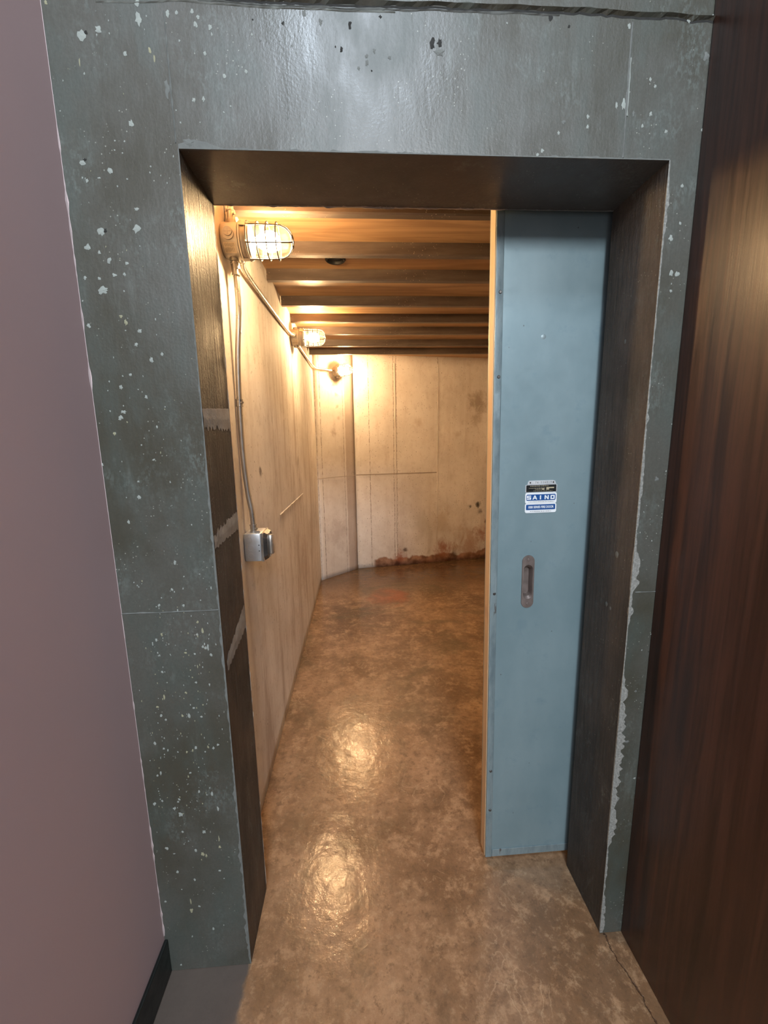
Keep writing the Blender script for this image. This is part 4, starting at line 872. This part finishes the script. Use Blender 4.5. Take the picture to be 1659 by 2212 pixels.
# ------------------------------------------------------------------ conduit runs
def smooth_path(pts, n=6):
    P = [Vector(p) for p in pts]; P = [P[0]*2-P[1]]+P+[P[-1]*2-P[-2]]; out = []
    for i in range(1, len(P)-2):
        for k in range(n):
            t = k/n; a, b, c, d = P[i-1], P[i], P[i+1], P[i+2]
            out.append(.5*((2*b)+(c-a)*t+(2*a-5*b+4*c-d)*t*t+(3*b-a-3*c+d)*t**3))
    out.append(P[-2]); return out
def conduit(pts, r, couplings, label, screws=()):
    root = empty('conduit', pts[0]); o0 = Vector(pts[0])
    bm = bmesh.new(); bm_tube(bm, [Vector(p)-o0 for p in smooth_path(pts)], r, 16); link('pipe', bm, M_STEEL, root, True)
    for (a, b, rr) in couplings:
        a, b = Vector(a)-o0, Vector(b)-o0; d = (b-a)
        bm = bmesh.new(); bm_tube(bm, [a, a+d*.12, a+d*.14, a+d*.86, a+d*.88, b], [rr*1.12, rr*1.12, rr, rr, rr*1.12, rr*1.12], 18)
        mid = (a+b)/2
        bm_tube(bm, [mid, mid+Vector((rr*1.2, -rr*1.2, 0))], .0028, 8); bm_tube(bm, [mid+Vector((rr*1.1, -rr*1.1, 0)), mid+Vector((rr*1.35, -rr*1.35, 0))], .0045, 8)
        link('coupling', bm, M_STEEL, root, True)
    return tag(root, label, 'conduit', 'steel conduits on the inner walls')
cx = IWX+.031
conduit([(cx, 1.625, 2.185), (cx+.004, 1.625, 2.10), (cx+.003, 1.622, 2.0), (cx-.010, 1.62, 1.86), (cx-.017, 1.62, 1.69), (cx-.018, 1.62, 1.5), (cx-.010, 1.62, 1.36), (cx+.0, 1.62, 1.28), (cx+.002, 1.62, 1.205)], .0098,
        [((cx, 1.625, 2.178), (cx+.003, 1.625, 2.135), .0125), ((cx-.0165, 1.62, 1.708), (cx-.0172, 1.62, 1.682), .0122), ((cx+.001, 1.62, 1.232), (cx+.002, 1.62, 1.203), .0125)],
        'vertical steel conduit running down from the nearest lamp to the switch box')
conduit([(cx, 1.68, 2.238), (cx, 1.74, 2.232), (cx-.012, 1.82, 2.225), (cx-.016, 2.1, 2.232), (cx-.016, 2.6, 2.247), (cx-.014, 2.95, 2.262), (cx, 3.03, 2.27), (cx, 3.065, 2.272)], .0098,
        [((cx, 1.685, 2.237), (cx-.002, 1.745, 2.231), .0125), ((cx-.002, 3.02, 2.27), (cx, 3.062, 2.272), .0125)],
        'long conduit running along the left wall from the nearest lamp to the middle one')
conduit([(cx, 3.178, 2.272), (cx-.012, 3.25, 2.272), (cx-.014, 3.6, 2.275), (cx-.012, 4.0, 2.28), (cx-.006, 4.30, 2.283), (cx+.010, 4.44, 2.285), (-.33, 4.545, 2.288), (-.248, 4.645, 2.29)], .0098,
        [((cx, 3.182, 2.272), (cx-.008, 3.225, 2.272), .0125), ((-.30, 4.583, 2.289), (-.27, 4.618, 2.29), .0125)],
        'bent conduit turning the corner from the middle lamp to the farthest lamp')
conduit([(cx, 1.625, 2.312), (cx, 1.625, 2.36), (cx, 1.625, CZ)], .0105, [((cx, 1.625, 2.312), (cx, 1.625, 2.345), .0135)], 'short conduit stub rising from the nearest lamp into the ceiling')
conduit([(cx-.022, 1.655, 2.30), (cx-.022, 1.655, 2.36), (cx-.022, 1.655, CZ)], .0075, [], 'thin short pipe behind the nearest lamp, rising to the ceiling')

# ------------------------------------------------------------------ switch box
sb = empty('switch_box', (IWX, 1.585, 1.09)); tag(sb, 'galvanised steel switch box on the left wall at the lower end of the conduit', 'switch box')
bm = bmesh.new(); bm_box(bm, .0005, .066, 0, .112, 0, .112, 0, .006); box = link('box_body', bm, M_BOX, sb, True)
bm = bmesh.new()
for (x, z, r) in ((.020, .088, .011), (.026, .056, .011), (.024, .024, .011)):     # knock-outs, shallow rings
    bm_torus(bm, (x, .0, z), (0, 1, 0), r, .0009, 24, 6)
link('knockout', bm, M_BOX, box, True)
bm = bmesh.new()
for z in (.066, .043): bm_tube(bm, [(.058, -.0006, z), (.058, .001, z)], .0022, 12)
link('screw_hole', bm, M_DUCT, box)
bm = bmesh.new(); bm_box(bm, .0662, .0705, -.001, .113, -.001, .113, 0, .0015); bm_box(bm, .0715, .0745, 0, .112, 0, .112, 0, .001); link('cover_rim', bm, M_STEEL, sb)
bm = bmesh.new(); q = [(.0, .018), (.018, 0), (.094, 0), (.112, .018), (.112, .094), (.094, .112), (.018, .112), (0, .094)]
a = [bm.verts.new((.0745, y, z)) for y, z in q]; b = [bm.verts.new((.088, .056+(y-.056)*.86, .056+(z-.056)*.86)) for y, z in q]
bm.faces.new(a); bm.faces.new(b[::-1])
for i in range(8): bm.faces.new((a[i], b[i], b[(i+1) % 8], a[(i+1) % 8]))
link('raised_cover', bm, M_DARKSTEEL, sb)
bm = bmesh.new(); bm_tube(bm, [(.092, .052, .018), (.092, .052, .022), (.092, .052, .092), (.092, .052, .096)], [.011, .0135, .0135, .011], 24)
link('switch_guard', bm, M_STEEL, sb, True)
for z in (.010, .102):
    bm = bmesh.new(); bm_lathe(bm, [(0, .0035), (.002, .003), (.0025, 0)], 12)
    s = link('screw', bm, M_STEEL, sb, True); s.location = (.0878, .052, z)
bm = bmesh.new(); bm_box(bm, .044, .062, .010, .016, .112, .121, 0, .001); link('ground_clip', bm, M_STEEL, sb)
